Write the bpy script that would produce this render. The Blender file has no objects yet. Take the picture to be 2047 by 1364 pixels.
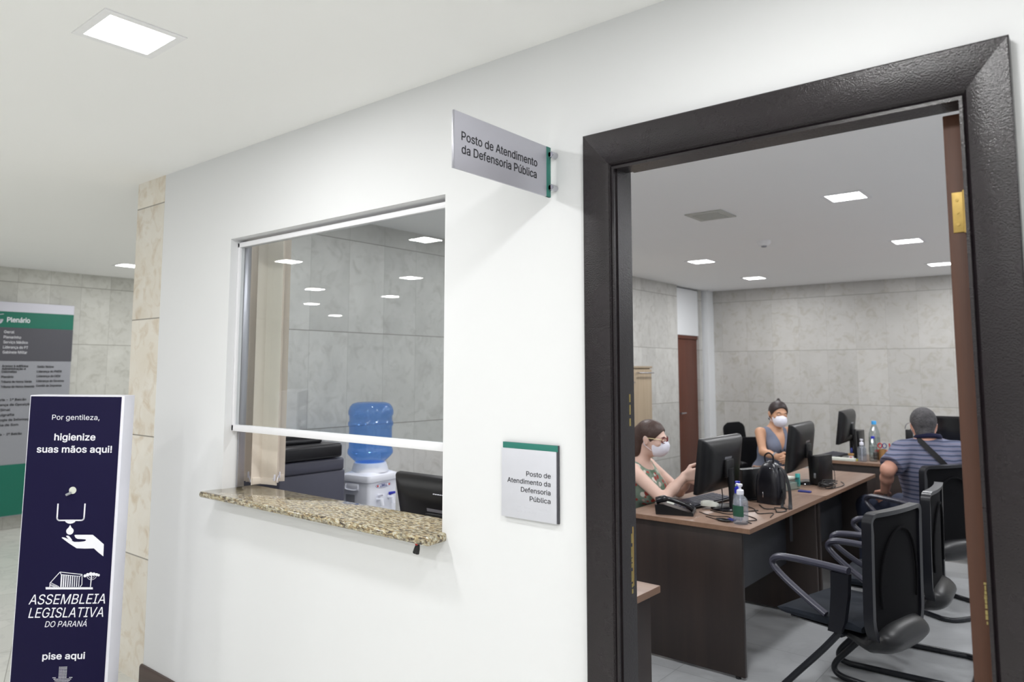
import bpy, bmesh, math, random
import numpy as np
from mathutils import Vector, Matrix, Euler

# ------------------------------------------------------------------ camera
PI = math.pi
SC = bpy.context.scene
COL = SC.collection
CAM_H = 1.524
CAM_D = 1.744
F_PX = 1457.22
YAW, PITCH, ROLL = math.radians(39.0925), math.radians(5.402), math.radians(0.04315)
cam_data = bpy.data.cameras.new('camera')
cam = bpy.data.objects.new('camera', cam_data)
COL.objects.link(cam)
fwd = Vector((-math.sin(YAW)*math.cos(PITCH), math.cos(YAW)*math.cos(PITCH), math.sin(PITCH)))
r0 = Vector((math.cos(YAW), math.sin(YAW), 0))
u0 = r0.cross(fwd)
rt = r0*math.cos(ROLL) + u0*math.sin(ROLL)
up = rt.cross(fwd)
cam.matrix_world = Matrix(((rt.x, up.x, -fwd.x, 0), (rt.y, up.y, -fwd.y, -CAM_D), (rt.z, up.z, -fwd.z, CAM_H), (0, 0, 0, 1)))
cam_data.sensor_width = 36
cam_data.lens = 36*F_PX/2047
cam_data.shift_y = -(682-602.7)/2047
cam_data.clip_start = 0.05
cam_data.dof.use_dof = True
cam_data.dof.focus_distance = 2.5
cam_data.dof.aperture_fstop = 3.5
SC.camera = cam

# ------------------------------------------------------------------ world, exposure
wd = bpy.data.worlds.new('world'); SC.world = wd; wd.use_nodes = True
wd.node_tree.nodes['Background'].inputs[0].default_value = (0.8, 0.85, 0.9, 1)
wd.node_tree.nodes['Background'].inputs[1].default_value = 0.05
SC.view_settings.view_transform = 'Standard'
SC.view_settings.look = 'None'
SC.view_settings.gamma = 1
SC.view_settings.use_curve_mapping = False
SC.view_settings.exposure = 0.0
SC.cycles.max_bounces = 8
SC.cycles.diffuse_bounces = 5
SC.cycles.glossy_bounces = 4
SC.cycles.transmission_bounces = 8
SC.cycles.transparent_max_bounces = 12
SC.cycles.caustics_reflective = False
SC.cycles.caustics_refractive = False
SC.cycles.sample_clamp_indirect = 3.0
SC.cycles.use_denoising = True
SC.cycles.use_adaptive_sampling = True
SC.cycles.adaptive_threshold = 0.01

LOBBY_POWER = 10.2     # watts per lobby panel
ROOM_POWER = 14.0      # watts per office panel
PANEL_GLOW = 11.0
LOBBY_LAMPS = [(-0.43, -0.83), (-2.23, -0.83), (1.37, -0.83), (-0.43, -2.06), (-2.23, -2.06), (-4.03, -2.06), (-5.84, -2.06),
               (-0.43, -3.6), (-2.23, -3.6), (-5.84, -3.6), (-7.6, -3.62), (-7.55, -4.82), (-9.35, -4.82), (-11.0, -6.53), (-7.29, 1.35),
               (1.37, -2.06), (1.37, -3.6), (-0.43, -4.82), (-2.23, -4.82), (1.37, -4.82), (-0.43, -6.5), (-2.23, -6.5), (-5.49, 1.35), (-5.49, 2.9), (-7.29, 2.9)]  # this row: unseen panels added for bounce light and a brighter corridor wall
ROOM_LAMPS = [(-1.118, 2.712), (-1.15, 4.57), (-2.865, 4.573), (-2.936, 6.077), (-1.167, 6.144), (0.6, 2.7), (0.6, 4.57),
              (-1.15, 0.85), (-2.9, 0.85), (-2.9, 2.7), (0.6, 0.85), (0.6, 6.1)]  # this row: hidden panels added to brighten the office, mainly its window side

# ------------------------------------------------------------------ materials
def srgb(r, g, b):
    f = lambda c: (c/255)/12.92 if c/255 <= 0.04045 else (((c/255)+0.055)/1.055)**2.4
    return (f(r), f(g), f(b), 1)

def newmat(name):
    m = bpy.data.materials.new(name); m.use_nodes = True
    nt = m.node_tree
    return m, nt, nt.nodes['Principled BSDF']

def N(nt, typ, **kw):
    n = nt.nodes.new(typ)
    for k, v in kw.items():
        setattr(n, k, v)
    return n

def mat(name, rgb, rough=0.5, metal=0.0, var=0.04, scale=30.0, bump=0.0, bscale=200.0, spec=0.5, coat=0.0, emit=None, alpha=1.0, trans=0.0, ior=1.45):
    """plain procedural material: a colour with a slight noise in value and roughness"""
    m, nt, b = newmat(name)
    c = srgb(*rgb)
    tc = N(nt, 'ShaderNodeTexCoord')
    no = N(nt, 'ShaderNodeTexNoise'); no.inputs['Scale'].default_value = scale; no.inputs['Detail'].default_value = 4
    nt.links.new(tc.outputs['Object'], no.inputs['Vector'])
    mx = N(nt, 'ShaderNodeMix', data_type='RGBA')
    mx.inputs[6].default_value = tuple(max(0, x*(1-var)) for x in c[:3])+(1,)
    mx.inputs[7].default_value = tuple(min(1, x*(1+var)) for x in c[:3])+(1,)
    nt.links.new(no.outputs['Fac'], mx.inputs[0])
    nt.links.new(mx.outputs[2], b.inputs['Base Color'])
    b.inputs['Roughness'].default_value = rough
    b.inputs['Metallic'].default_value = metal
    b.inputs['Specular IOR Level'].default_value = spec
    b.inputs['Coat Weight'].default_value = coat
    b.inputs['Coat Roughness'].default_value = 0.08
    b.inputs['IOR'].default_value = ior
    b.inputs['Transmission Weight'].default_value = trans
    b.inputs['Alpha'].default_value = alpha
    if bump:
        n2 = N(nt, 'ShaderNodeTexNoise'); n2.inputs['Scale'].default_value = bscale; n2.inputs['Detail'].default_value = 3
        nt.links.new(tc.outputs['Object'], n2.inputs['Vector'])
        bp = N(nt, 'ShaderNodeBump'); bp.inputs['Strength'].default_value = bump; bp.inputs['Distance'].default_value = 0.002
        nt.links.new(n2.outputs['Fac'], bp.inputs['Height'])
        nt.links.new(bp.outputs['Normal'], b.inputs['Normal'])
    if emit:
        b.inputs['Emission Color'].default_value = (1, 1, 1, 1)
        b.inputs['Emission Strength'].default_value = emit
    return m

def math_node(nt, op, a, b=None, c=None):
    n = N(nt, 'ShaderNodeMath', operation=op)
    for i, v in enumerate((a, b, c)):
        if v is None: continue
        if isinstance(v, (int, float)): n.inputs[i].default_value = v
        else: nt.links.new(v, n.inputs[i])
    return n.outputs[0]

def ramp(nt, fac, stops):
    r = N(nt, 'ShaderNodeValToRGB')
    el = r.color_ramp.elements
    el[0].position, el[0].color = stops[0][0], stops[0][1]
    el[1].position, el[1].color = stops[-1][0], stops[-1][1]
    for p, c in stops[1:-1]:
        e = el.new(p); e.color = c
    nt.links.new(fac, r.inputs[0])
    return r.outputs[0]

def mixc(nt, fac, a, b, typ='MIX'):
    n = N(nt, 'ShaderNodeMix', data_type='RGBA', blend_type=typ)
    for i, v in ((0, fac), (6, a), (7, b)):
        if isinstance(v, (int, float, tuple)): n.inputs[i].default_value = v
        else: nt.links.new(v, n.inputs[i])
    return n.outputs[2]

def stone(name, axis, tw, th, u0, v0, base, tint, stain, rough=0.45, vjoint=0.35, hjoint=0.75, seed=0.0, stain_amt=0.55):
    """stone slabs in a stack bond; axis = world axis along which the slabs follow each other"""
    m, nt, b = newmat(name)
    g = N(nt, 'ShaderNodeNewGeometry')
    sp = N(nt, 'ShaderNodeSeparateXYZ'); nt.links.new(g.outputs['Position'], sp.inputs[0])
    U = sp.outputs[axis]
    V = sp.outputs['Z'] if axis != 'XY' else sp.outputs['Y']
    u = math_node(nt, 'DIVIDE', math_node(nt, 'SUBTRACT', U, u0), tw)
    v = math_node(nt, 'DIVIDE', math_node(nt, 'SUBTRACT', V, v0), th)
    fu, fv = math_node(nt, 'FRACT', u), math_node(nt, 'FRACT', v)
    iu, iv = math_node(nt, 'FLOOR', u), math_node(nt, 'FLOOR', v)
    cmb = N(nt, 'ShaderNodeCombineXYZ'); nt.links.new(iu, cmb.inputs[0]); nt.links.new(iv, cmb.inputs[1]); cmb.inputs[2].default_value = seed
    wn = N(nt, 'ShaderNodeTexWhiteNoise', noise_dimensions='3D'); nt.links.new(cmb.outputs[0], wn.inputs['Vector'])
    # offset the veins slab by slab
    off = N(nt, 'ShaderNodeVectorMath', operation='SCALE'); nt.links.new(wn.outputs['Color'], off.inputs[0]); off.inputs['Scale'].default_value = 0.6
    pv = N(nt, 'ShaderNodeVectorMath', operation='ADD'); nt.links.new(g.outputs['Position'], pv.inputs[0]); nt.links.new(off.outputs[0], pv.inputs[1])
    n1 = N(nt, 'ShaderNodeTexNoise'); n1.inputs['Scale'].default_value = 3.2; n1.inputs['Detail'].default_value = 8; n1.inputs['Roughness'].default_value = 0.6; n1.inputs['Distortion'].default_value = 0.6
    nt.links.new(pv.outputs[0], n1.inputs['Vector'])
    n2 = N(nt, 'ShaderNodeTexNoise'); n2.inputs['Scale'].default_value = 11; n2.inputs['Detail'].default_value = 7; n2.inputs['Distortion'].default_value = 1.1
    nt.links.new(pv.outputs[0], n2.inputs['Vector'])
    col = mixc(nt, ramp(nt, n1.outputs['Fac'], [(0.3, (0, 0, 0, 1)), (0.7, (1, 1, 1, 1))]), srgb(*base), srgb(*tint))
    sf = math_node(nt, 'MULTIPLY', ramp(nt, n2.outputs['Fac'], [(0.5, (0, 0, 0, 1)), (0.72, (1, 1, 1, 1))]), stain_amt)
    col = mixc(nt, sf, col, srgb(*stain))
    # each slab slightly lighter or darker
    val = math_node(nt, 'MULTIPLY_ADD', wn.outputs['Value'], 0.14, 0.91)
    vc = N(nt, 'ShaderNodeCombineXYZ')
    for i in range(3): nt.links.new(val, vc.inputs[i])
    col = mixc(nt, 1.0, col, vc.outputs[0], 'MULTIPLY')
    # joints
    du = math_node(nt, 'MULTIPLY', math_node(nt, 'MINIMUM', fu, math_node(nt, 'SUBTRACT', 1.0, fu)), tw)
    dv = math_node(nt, 'MULTIPLY', math_node(nt, 'MINIMUM', fv, math_node(nt, 'SUBTRACT', 1.0, fv)), th)
    ju = math_node(nt, 'MULTIPLY', math_node(nt, 'LESS_THAN', du, 0.0017), vjoint)
    jv = math_node(nt, 'MULTIPLY', math_node(nt, 'LESS_THAN', dv, 0.0030), hjoint)
    col = mixc(nt, math_node(nt, 'MAXIMUM', ju, jv), col, srgb(105, 100, 92))
    nt.links.new(col, b.inputs['Base Color'])
    b.inputs['Roughness'].default_value = rough
    bp = N(nt, 'ShaderNodeBump'); bp.inputs['Strength'].default_value = 0.15; bp.inputs['Distance'].default_value = 0.003
    nt.links.new(n2.outputs['Fac'], bp.inputs['Height']); nt.links.new(bp.outputs['Normal'], b.inputs['Normal'])
    return m

def floor_mat(name, tw, th, base, tint, vein, rough, joint, rot=0.0):
    m, nt, b = newmat(name)
    g = N(nt, 'ShaderNodeNewGeometry')
    mp = N(nt, 'ShaderNodeMapping'); mp.inputs['Rotation'].default_value = (0, 0, rot)
    nt.links.new(g.outputs['Position'], mp.inputs['Vector'])
    sp = N(nt, 'ShaderNodeSeparateXYZ'); nt.links.new(mp.outputs[0], sp.inputs[0])
    u = math_node(nt, 'DIVIDE', sp.outputs['X'], tw); v = math_node(nt, 'DIVIDE', sp.outputs['Y'], th)
    fu, fv = math_node(nt, 'FRACT', u), math_node(nt, 'FRACT', v)
    cmb = N(nt, 'ShaderNodeCombineXYZ'); nt.links.new(math_node(nt, 'FLOOR', u), cmb.inputs[0]); nt.links.new(math_node(nt, 'FLOOR', v), cmb.inputs[1])
    wn = N(nt, 'ShaderNodeTexWhiteNoise', noise_dimensions='3D'); nt.links.new(cmb.outputs[0], wn.inputs['Vector'])
    pv = N(nt, 'ShaderNodeVectorMath', operation='ADD'); nt.links.new(mp.outputs[0], pv.inputs[0]); nt.links.new(wn.outputs['Color'], pv.inputs[1])
    n1 = N(nt, 'ShaderNodeTexNoise'); n1.inputs['Scale'].default_value = 2.6; n1.inputs['Detail'].default_value = 9; n1.inputs['Distortion'].default_value = 1.8
    nt.links.new(pv.outputs[0], n1.inputs['Vector'])
    col = mixc(nt, n1.outputs['Fac'], srgb(*base), srgb(*tint))
    vn = ramp(nt, n1.outputs['Fac'], [(0.46, (0, 0, 0, 1)), (0.5, (1, 1, 1, 1)), (0.54, (0, 0, 0, 1))])
    col = mixc(nt, math_node(nt, 'MULTIPLY', vn, 0.22), col, srgb(*vein))
    val = math_node(nt, 'MULTIPLY_ADD', wn.outputs['Value'], 0.10, 0.93)
    vc = N(nt, 'ShaderNodeCombineXYZ')
    for i in range(3): nt.links.new(val, vc.inputs[i])
    col = mixc(nt, 1.0, col, vc.outputs[0], 'MULTIPLY')
    du = math_node(nt, 'MULTIPLY', math_node(nt, 'MINIMUM', fu, math_node(nt, 'SUBTRACT', 1.0, fu)), tw)
    dv = math_node(nt, 'MULTIPLY', math_node(nt, 'MINIMUM', fv, math_node(nt, 'SUBTRACT', 1.0, fv)), th)
    j = math_node(nt, 'LESS_THAN', math_node(nt, 'MINIMUM', du, dv), 0.0018)
    col = mixc(nt, math_node(nt, 'MULTIPLY', j, 0.7), col, srgb(*joint))
    nt.links.new(col, b.inputs['Base Color'])
    b.inputs['Roughness'].default_value = rough
    return m

def wood(name, a, bcol, rough=0.45, axis='Z', scale=1.0, coat=0.0):
    m, nt, b = newmat(name)
    tc = N(nt, 'ShaderNodeTexCoord')
    mp = N(nt, 'ShaderNodeMapping')
    s = {'X': (1.2, 26, 26), 'Y': (26, 1.2, 26), 'Z': (26, 26, 1.2)}[axis]
    mp.inputs['Scale'].default_value = tuple(x*scale for x in s)
    nt.links.new(tc.outputs['Object'], mp.inputs['Vector'])
    n = N(nt, 'ShaderNodeTexNoise'); n.inputs['Scale'].default_value = 1.0; n.inputs['Detail'].default_value = 6; n.inputs['Roughness'].default_value = 0.65
    nt.links.new(mp.outputs[0], n.inputs['Vector'])
    col = mixc(nt, ramp(nt, n.outputs['Fac'], [(0.32, (0, 0, 0, 1)), (0.68, (1, 1, 1, 1))]), srgb(*a), srgb(*bcol))
    nt.links.new(col, b.inputs['Base Color'])
    b.inputs['Roughness'].default_value = rough
    b.inputs['Coat Weight'].default_value = coat
    return m

def granite_mat():
    m, nt, b = newmat('granite')
    tc = N(nt, 'ShaderNodeTexCoord')
    mp = N(nt, 'ShaderNodeMapping'); mp.inputs['Scale'].default_value = (0.4, 1.0, 1.0)
    nt.links.new(tc.outputs['Object'], mp.inputs['Vector'])
    n = N(nt, 'ShaderNodeTexNoise'); n.inputs['Scale'].default_value = 120; n.inputs['Detail'].default_value = 5; n.inputs['Roughness'].default_value = 0.7; n.inputs['Distortion'].default_value = 0.5
    nt.links.new(mp.outputs[0], n.inputs['Vector'])
    v = N(nt, 'ShaderNodeTexNoise'); v.inputs['Scale'].default_value = 60; v.inputs['Detail'].default_value = 3
    nt.links.new(mp.outputs[0], v.inputs['Vector'])
    c1 = ramp(nt, n.outputs['Fac'], [(0.36, srgb(34, 32, 34)), (0.43, srgb(88, 80, 74)), (0.49, srgb(146, 130, 100)), (0.54, srgb(182, 174, 140)), (0.62, srgb(212, 210, 200))])
    c2 = ramp(nt, v.outputs['Fac'], [(0.40, srgb(60, 54, 52)), (0.47, srgb(170, 140, 88)), (0.54, srgb(184, 178, 152)), (0.62, srgb(96, 92, 90))])
    nt.links.new(mixc(nt, 0.35, c1, c2), b.inputs['Base Color'])
    b.inputs['Roughness'].default_value = 0.09
    b.inputs['Coat Weight'].default_value = 0.3
    return m

def glass_mat(name, tint=(1, 1, 1, 1), rough=0.0, gain=1.0):
    """thin clear pane: mirror-like Fresnel reflection over straight-through transparency"""
    m = bpy.data.materials.new(name); m.use_nodes = True
    nt = m.node_tree; nt.nodes.clear()
    out = N(nt, 'ShaderNodeOutputMaterial'); mx = N(nt, 'ShaderNodeMixShader')
    lw = N(nt, 'ShaderNodeLayerWeight'); lw.inputs['Blend'].default_value = 0.5
    f5 = math_node(nt, 'POWER', lw.outputs['Facing'], 5.0)
    f2 = math_node(nt, 'MULTIPLY', math_node(nt, 'MULTIPLY_ADD', f5, 0.96, 0.04), gain)
    t = N(nt, 'ShaderNodeBsdfTransparent'); t.inputs[0].default_value = tint
    gl = N(nt, 'ShaderNodeBsdfGlossy'); gl.inputs['Roughness'].default_value = rough
    nt.links.new(f2, mx.inputs[0]); nt.links.new(t.outputs[0], mx.inputs[1]); nt.links.new(gl.outputs[0], mx.inputs[2])
    nt.links.new(mx.outputs[0], out.inputs[0])
    return m

def tinted(name, tint, body, amount):
    """see-through coloured plastic: tinted transparency, some cloudy body colour, a glossy skin"""
    m = bpy.data.materials.new(name); m.use_nodes = True
    nt = m.node_tree; nt.nodes.clear()
    out = N(nt, 'ShaderNodeOutputMaterial')
    t = N(nt, 'ShaderNodeBsdfTransparent'); t.inputs[0].default_value = tint
    d = N(nt, 'ShaderNodeBsdfDiffuse'); d.inputs[0].default_value = body
    tr = N(nt, 'ShaderNodeBsdfTranslucent'); tr.inputs[0].default_value = body
    gl = N(nt, 'ShaderNodeBsdfGlossy'); gl.inputs['Roughness'].default_value = 0.06
    m0 = N(nt, 'ShaderNodeMixShader'); m0.inputs[0].default_value = 0.5
    nt.links.new(d.outputs[0], m0.inputs[1]); nt.links.new(tr.outputs[0], m0.inputs[2])
    m1 = N(nt, 'ShaderNodeMixShader'); m1.inputs[0].default_value = amount
    nt.links.new(t.outputs[0], m1.inputs[1]); nt.links.new(m0.outputs[0], m1.inputs[2])
    lw = N(nt, 'ShaderNodeLayerWeight'); f5 = math_node(nt, 'POWER', lw.outputs['Facing'], 4.0)
    m2 = N(nt, 'ShaderNodeMixShader'); nt.links.new(math_node(nt, 'MULTIPLY_ADD', f5, 0.6, 0.05), m2.inputs[0])
    nt.links.new(m1.outputs[0], m2.inputs[1]); nt.links.new(gl.outputs[0], m2.inputs[2])
    nt.links.new(m2.outputs[0], out.inputs[0])
    return m

def stripe_mat():
    m, nt, b = newmat('striped_jersey')
    g = N(nt, 'ShaderNodeNewGeometry')
    sp = N(nt, 'ShaderNodeSeparateXYZ'); nt.links.new(g.outputs['Position'], sp.inputs[0])
    n = N(nt, 'ShaderNodeTexNoise'); n.inputs['Scale'].default_value = 6; nt.links.new(g.outputs['Position'], n.inputs['Vector'])
    zz = math_node(nt, 'MULTIPLY_ADD', n.outputs['Fac'], 0.02, sp.outputs['Z'])
    f = math_node(nt, 'FRACT', math_node(nt, 'MULTIPLY', zz, 34.0))
    c = ramp(nt, f, [(0.0, srgb(64, 70, 94)), (0.22, srgb(64, 70, 94)), (0.3, srgb(112, 118, 142)), (0.62, srgb(120, 116, 134)), (0.9, srgb(104, 112, 138)), (1.0, srgb(64, 70, 94))])
    nt.links.new(c, b.inputs['Base Color']); b.inputs['Roughness'].default_value = 0.9
    return m

def floral_mat():
    m, nt, b = newmat('floral_cloth')
    tc = N(nt, 'ShaderNodeTexCoord')
    v = N(nt, 'ShaderNodeTexVoronoi'); v.inputs['Scale'].default_value = 32; nt.links.new(tc.outputs['Object'], v.inputs['Vector'])
    v2 = N(nt, 'ShaderNodeTexNoise'); v2.inputs['Scale'].default_value = 14; v2.inputs['Detail'].default_value = 3; nt.links.new(tc.outputs['Object'], v2.inputs['Vector'])
    c = mixc(nt, v2.outputs['Fac'], srgb(70, 96, 84), srgb(158, 172, 156))
    spot = ramp(nt, v.outputs['Distance'], [(0.44, (1, 1, 1, 1)), (0.52, (0, 0, 0, 1))])
    sp = N(nt, 'ShaderNodeSeparateColor'); nt.links.new(v.outputs['Color'], sp.inputs[0])
    fc = ramp(nt, sp.outputs[0], [(0.0, srgb(160, 66, 60)), (0.25, srgb(160, 66, 60)), (0.34, srgb(212, 206, 196)), (0.6, srgb(212, 206, 196)), (0.64, srgb(96, 120, 100)), (1.0, srgb(120, 142, 122))])
    c = mixc(nt, spot, c, fc)
    nt.links.new(c, b.inputs['Base Color']); b.inputs['Roughness'].default_value = 0.85
    return m

M = {}
M['wall'] = mat('white_paint', (226, 227, 229), 0.6, var=0.01, scale=3, bump=0.06, bscale=40)
M['wall_room'] = mat('off_white_paint', (226, 228, 230), 0.6, var=0.01)
M['ceiling'] = mat('ceiling_paint', (246, 246, 246), 0.85, var=0.008, scale=2)
M['stone_corr'] = stone('stone_lobby', 'Y', 0.29, 0.6, 1.03, 0.59, (216, 216, 211), (200, 200, 194), (160, 158, 148), stain_amt=0.4, seed=3)
M['stone_back'] = stone('stone_back', 'X', 0.314, 0.62, -1.862, 0.52, (196, 194, 190), (184, 182, 177), (160, 153, 136), seed=1, stain_amt=0.5, vjoint=0.22, hjoint=0.6)
M['stone_left'] = stone('stone_side', 'Y', 0.305, 0.62, 1.023, 0.535, (200, 199, 195), (182, 181, 177), (146, 141, 134), seed=7, stain_amt=0.4)
M['stone_pillar'] = stone('stone_end', 'X', 0.9, 0.6, -4.3, 0.589, (236, 232, 224), (226, 218, 204), (200, 180, 152), seed=5, vjoint=0.0, stain_amt=0.6)
M['floor_lobby'] = floor_mat('marble_floor', 0.62, 0.62, (232, 232, 226), (216, 217, 212), (176, 178, 176), 0.2, (130, 128, 120), rot=0.35)
M['floor_room'] = floor_mat('vinyl_floor', 0.6, 0.6, (176, 178, 180), (158, 160, 162), (146, 148, 150), 0.32, (110, 110, 110), rot=0.0)
M['frame'] = mat('dark_lacquered_wood', (30, 25, 28), 0.22, var=0.25, scale=14, bump=0.35, bscale=300, spec=0.5)
M['door'] = wood('red_brown_wood', (66, 36, 20), (82, 47, 28), 0.6, 'Z')
M['door_dark'] = wood('dark_red_wood', (84, 42, 28), (98, 52, 36), 0.45, 'Z')
M['base'] = wood('baseboard_wood', (66, 52, 48), (84, 68, 62), 0.35, 'X')
M['brass'] = mat('brass', (178, 150, 84), 0.5, 0.5, var=0.25, scale=60)
M['gold_chip'] = mat('bare_wood_chip', (150, 136, 84), 0.6, var=0.3, scale=80)
M['alu'] = mat('white_enamel_aluminium', (236, 236, 240), 0.3, 0.0, var=0.02)
M['alu_grey'] = mat('brushed_aluminium', (176, 176, 184), 0.32, 0.85, var=0.05, scale=60)
M['sign'] = mat('silver_sign_film', (186, 186, 196), 0.38, 0.35, var=0.02)
M['sign_plate'] = mat('pale_grey_sign_film', (205, 206, 214), 0.45, 0.1, var=0.02)
M['sign_edge'] = mat('dark_sign_edge', (70, 70, 76), 0.5)
M['green'] = mat('teal_film', (44, 118, 106), 0.4, var=0.03)
M['ink'] = mat('black_lettering', (34, 34, 40), 0.5)
M['white_ink'] = mat('white_lettering', (238, 238, 246), 0.5)
M['granite'] = granite_mat()
M['glass'] = glass_mat('window_glass', (0.93, 0.95, 0.95, 1), gain=1.35)
M['navy'] = mat('navy_print', (22, 18, 54), 0.6, var=0.05, scale=3, spec=0.15)
M['totem_white'] = mat('white_board', (228, 228, 238), 0.4, var=0.02)
M['plen_grey'] = mat('grey_board', (150, 152, 160), 0.45, var=0.02)
M['plen_dark'] = mat('dark_grey_film', (82, 82, 90), 0.45, var=0.02)
M['plen_green'] = mat('deep_green_film', (22, 108, 90), 0.45, var=0.02)
M['plen_top'] = mat('pale_board', (206, 206, 218), 0.45, var=0.02)
M['blind'] = mat('cream_blind_cloth', (226, 216, 204), 0.8, var=0.03, scale=60)
M['blue_bottle'] = tinted('blue_polycarbonate', (0.52, 0.76, 1.0, 1), srgb(60, 125, 235), 0.22)
M['cooler'] = mat('white_cooler_plastic', (228, 230, 238), 0.3, var=0.015)
M['printer_dark'] = mat('black_printer_plastic', (26, 26, 30), 0.32, var=0.1)
M['printer_grey'] = mat('charcoal_printer_plastic', (72, 73, 86), 0.45, var=0.05)
M['black'] = mat('black_plastic', (17, 17, 20), 0.36, var=0.15)
M['black_gloss'] = mat('black_gloss_plastic', (22, 22, 27), 0.16, var=0.1)
M['frame_gloss'] = mat('grey_black_plastic', (22, 23, 29), 0.32, var=0.1)
M['arm'] = mat('grey_arm_plastic', (60, 60, 72), 0.33, var=0.08)
M['screen'] = mat('screen_glass', (16, 17, 20), 0.1)
M['seat_cloth'] = mat('dark_blue_upholstery', (22, 28, 38), 0.9, var=0.15, scale=120, bump=0.4, bscale=500)
M['mesh'] = mat('black_mesh_cloth', (10, 10, 13), 0.85, var=0.2, scale=200, spec=0.15)
M['tube'] = mat('black_painted_tube', (26, 28, 34), 0.3, var=0.1)
M['desk_top'] = wood('oak_laminate', (128, 104, 90), (152, 127, 111), 0.34, 'Y')
M['desk_top_x'] = wood('oak_laminate_cross', (128, 104, 90), (152, 127, 111), 0.34, 'X')
M['desk_edge'] = wood('oak_edging', (122, 94, 76), (142, 112, 92), 0.4, 'Y')
M['desk_side'] = wood('dark_walnut_laminate', (40, 32, 30), (54, 43, 39), 0.4, 'Z', 0.5)
M['desk_modesty'] = mat('graphite_laminate', (50, 52, 57), 0.45, var=0.05)
M['cabinet'] = wood('pale_oak_cabinet', (146, 130, 108), (164, 147, 124), 0.45, 'Z')
M['skin1'] = mat('fair_skin', (222, 188, 173), 0.5, var=0.05, scale=12)
M['skin2'] = mat('tan_skin', (196, 150, 120), 0.5, var=0.06, scale=12)
M['skin3'] = mat('ruddy_skin', (204, 152, 132), 0.5, var=0.1, scale=14)
M['hair1'] = mat('brown_hair', (68, 50, 44), 0.5, var=0.3, scale=90, bump=0.5, bscale=120)
M['hair2'] = mat('dark_hair', (48, 38, 38), 0.5, var=0.3, scale=90, bump=0.5, bscale=120)
M['hair3'] = mat('grey_hair', (78, 76, 78), 0.8, var=0.75, scale=35, bump=1.0, bscale=90)
M['mask'] = mat('white_mask_cloth', (238, 238, 250), 0.8, var=0.02)
M['floral'] = floral_mat()
M['grey_top'] = mat('blue_grey_jersey', (112, 118, 136), 0.9, var=0.08, scale=40)
M['stripes'] = stripe_mat()
M['navy_cloth'] = mat('navy_cloth', (26, 28, 58), 0.9)
M['trousers'] = mat('dark_trousers', (40, 36, 44), 0.9, var=0.1)
M['jeans'] = mat('dark_jeans', (40, 46, 66), 0.9, var=0.1)
M['shoe'] = mat('black_shoe', (22, 20, 22), 0.4)
M['strap'] = mat('black_webbing', (20, 20, 24), 0.7)
M['leather'] = mat('black_leather', (30, 30, 36), 0.28, var=0.15, bump=0.3, bscale=180)
M['clear'] = glass_mat('clear_acrylic', (0.86, 0.9, 0.9, 1), gain=2.2, rough=0.02)
M['gel'] = tinted('clear_gel', (0.86, 0.89, 0.93, 1), srgb(205, 212, 222), 0.25)
M['white_plastic'] = mat('white_plastic', (232, 232, 242), 0.3)
M['label_green'] = mat('dark_green_label', (40, 84, 66), 0.5)
M['blue_cap'] = mat('blue_plastic', (36, 44, 170), 0.3)
M['sky_cap'] = mat('sky_blue_plastic', (70, 170, 236), 0.3)
M['lime'] = mat('lime_paper', (170, 214, 60), 0.6)
M['lime_green'] = mat('bright_green_plastic', (96, 200, 70), 0.4)
M['red'] = mat('red_plastic', (190, 50, 48), 0.4)
M['teal'] = mat('turquoise_plastic', (80, 180, 176), 0.4)
M['yellow'] = mat('yellow_paper', (226, 214, 80), 0.6)
M['orange'] = mat('orange_plastic', (170, 130, 84), 0.5)
M['paper'] = mat('paper', (214, 216, 206), 0.7)
M['bluepaper'] = mat('blue_plastic_dark', (50, 60, 130), 0.4)
M['steel'] = mat('chrome', (200, 200, 206), 0.15, 1.0)
M['lamp'] = mat('lamp_diffuser', (255, 255, 255), 0.5, emit=PANEL_GLOW)
M['lamp_frame'] = mat('lamp_frame', (240, 240, 242), 0.6)
M['vent'] = mat('vent_plastic', (190, 190, 184), 0.6)
M['glasses'] = mat('tortoise_red_frame', (120, 40, 48), 0.2)
M['gold_temple'] = mat('pale_gold_temple', (226, 208, 160), 0.25)
M['eye_dark'] = mat('dark_eye', (40, 28, 24), 0.2)
M['lanyard'] = mat('dark_green_lanyard', (30, 46, 44), 0.8)
M['mug'] = mat('grey_strip', (150, 152, 158), 0.5)
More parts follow.
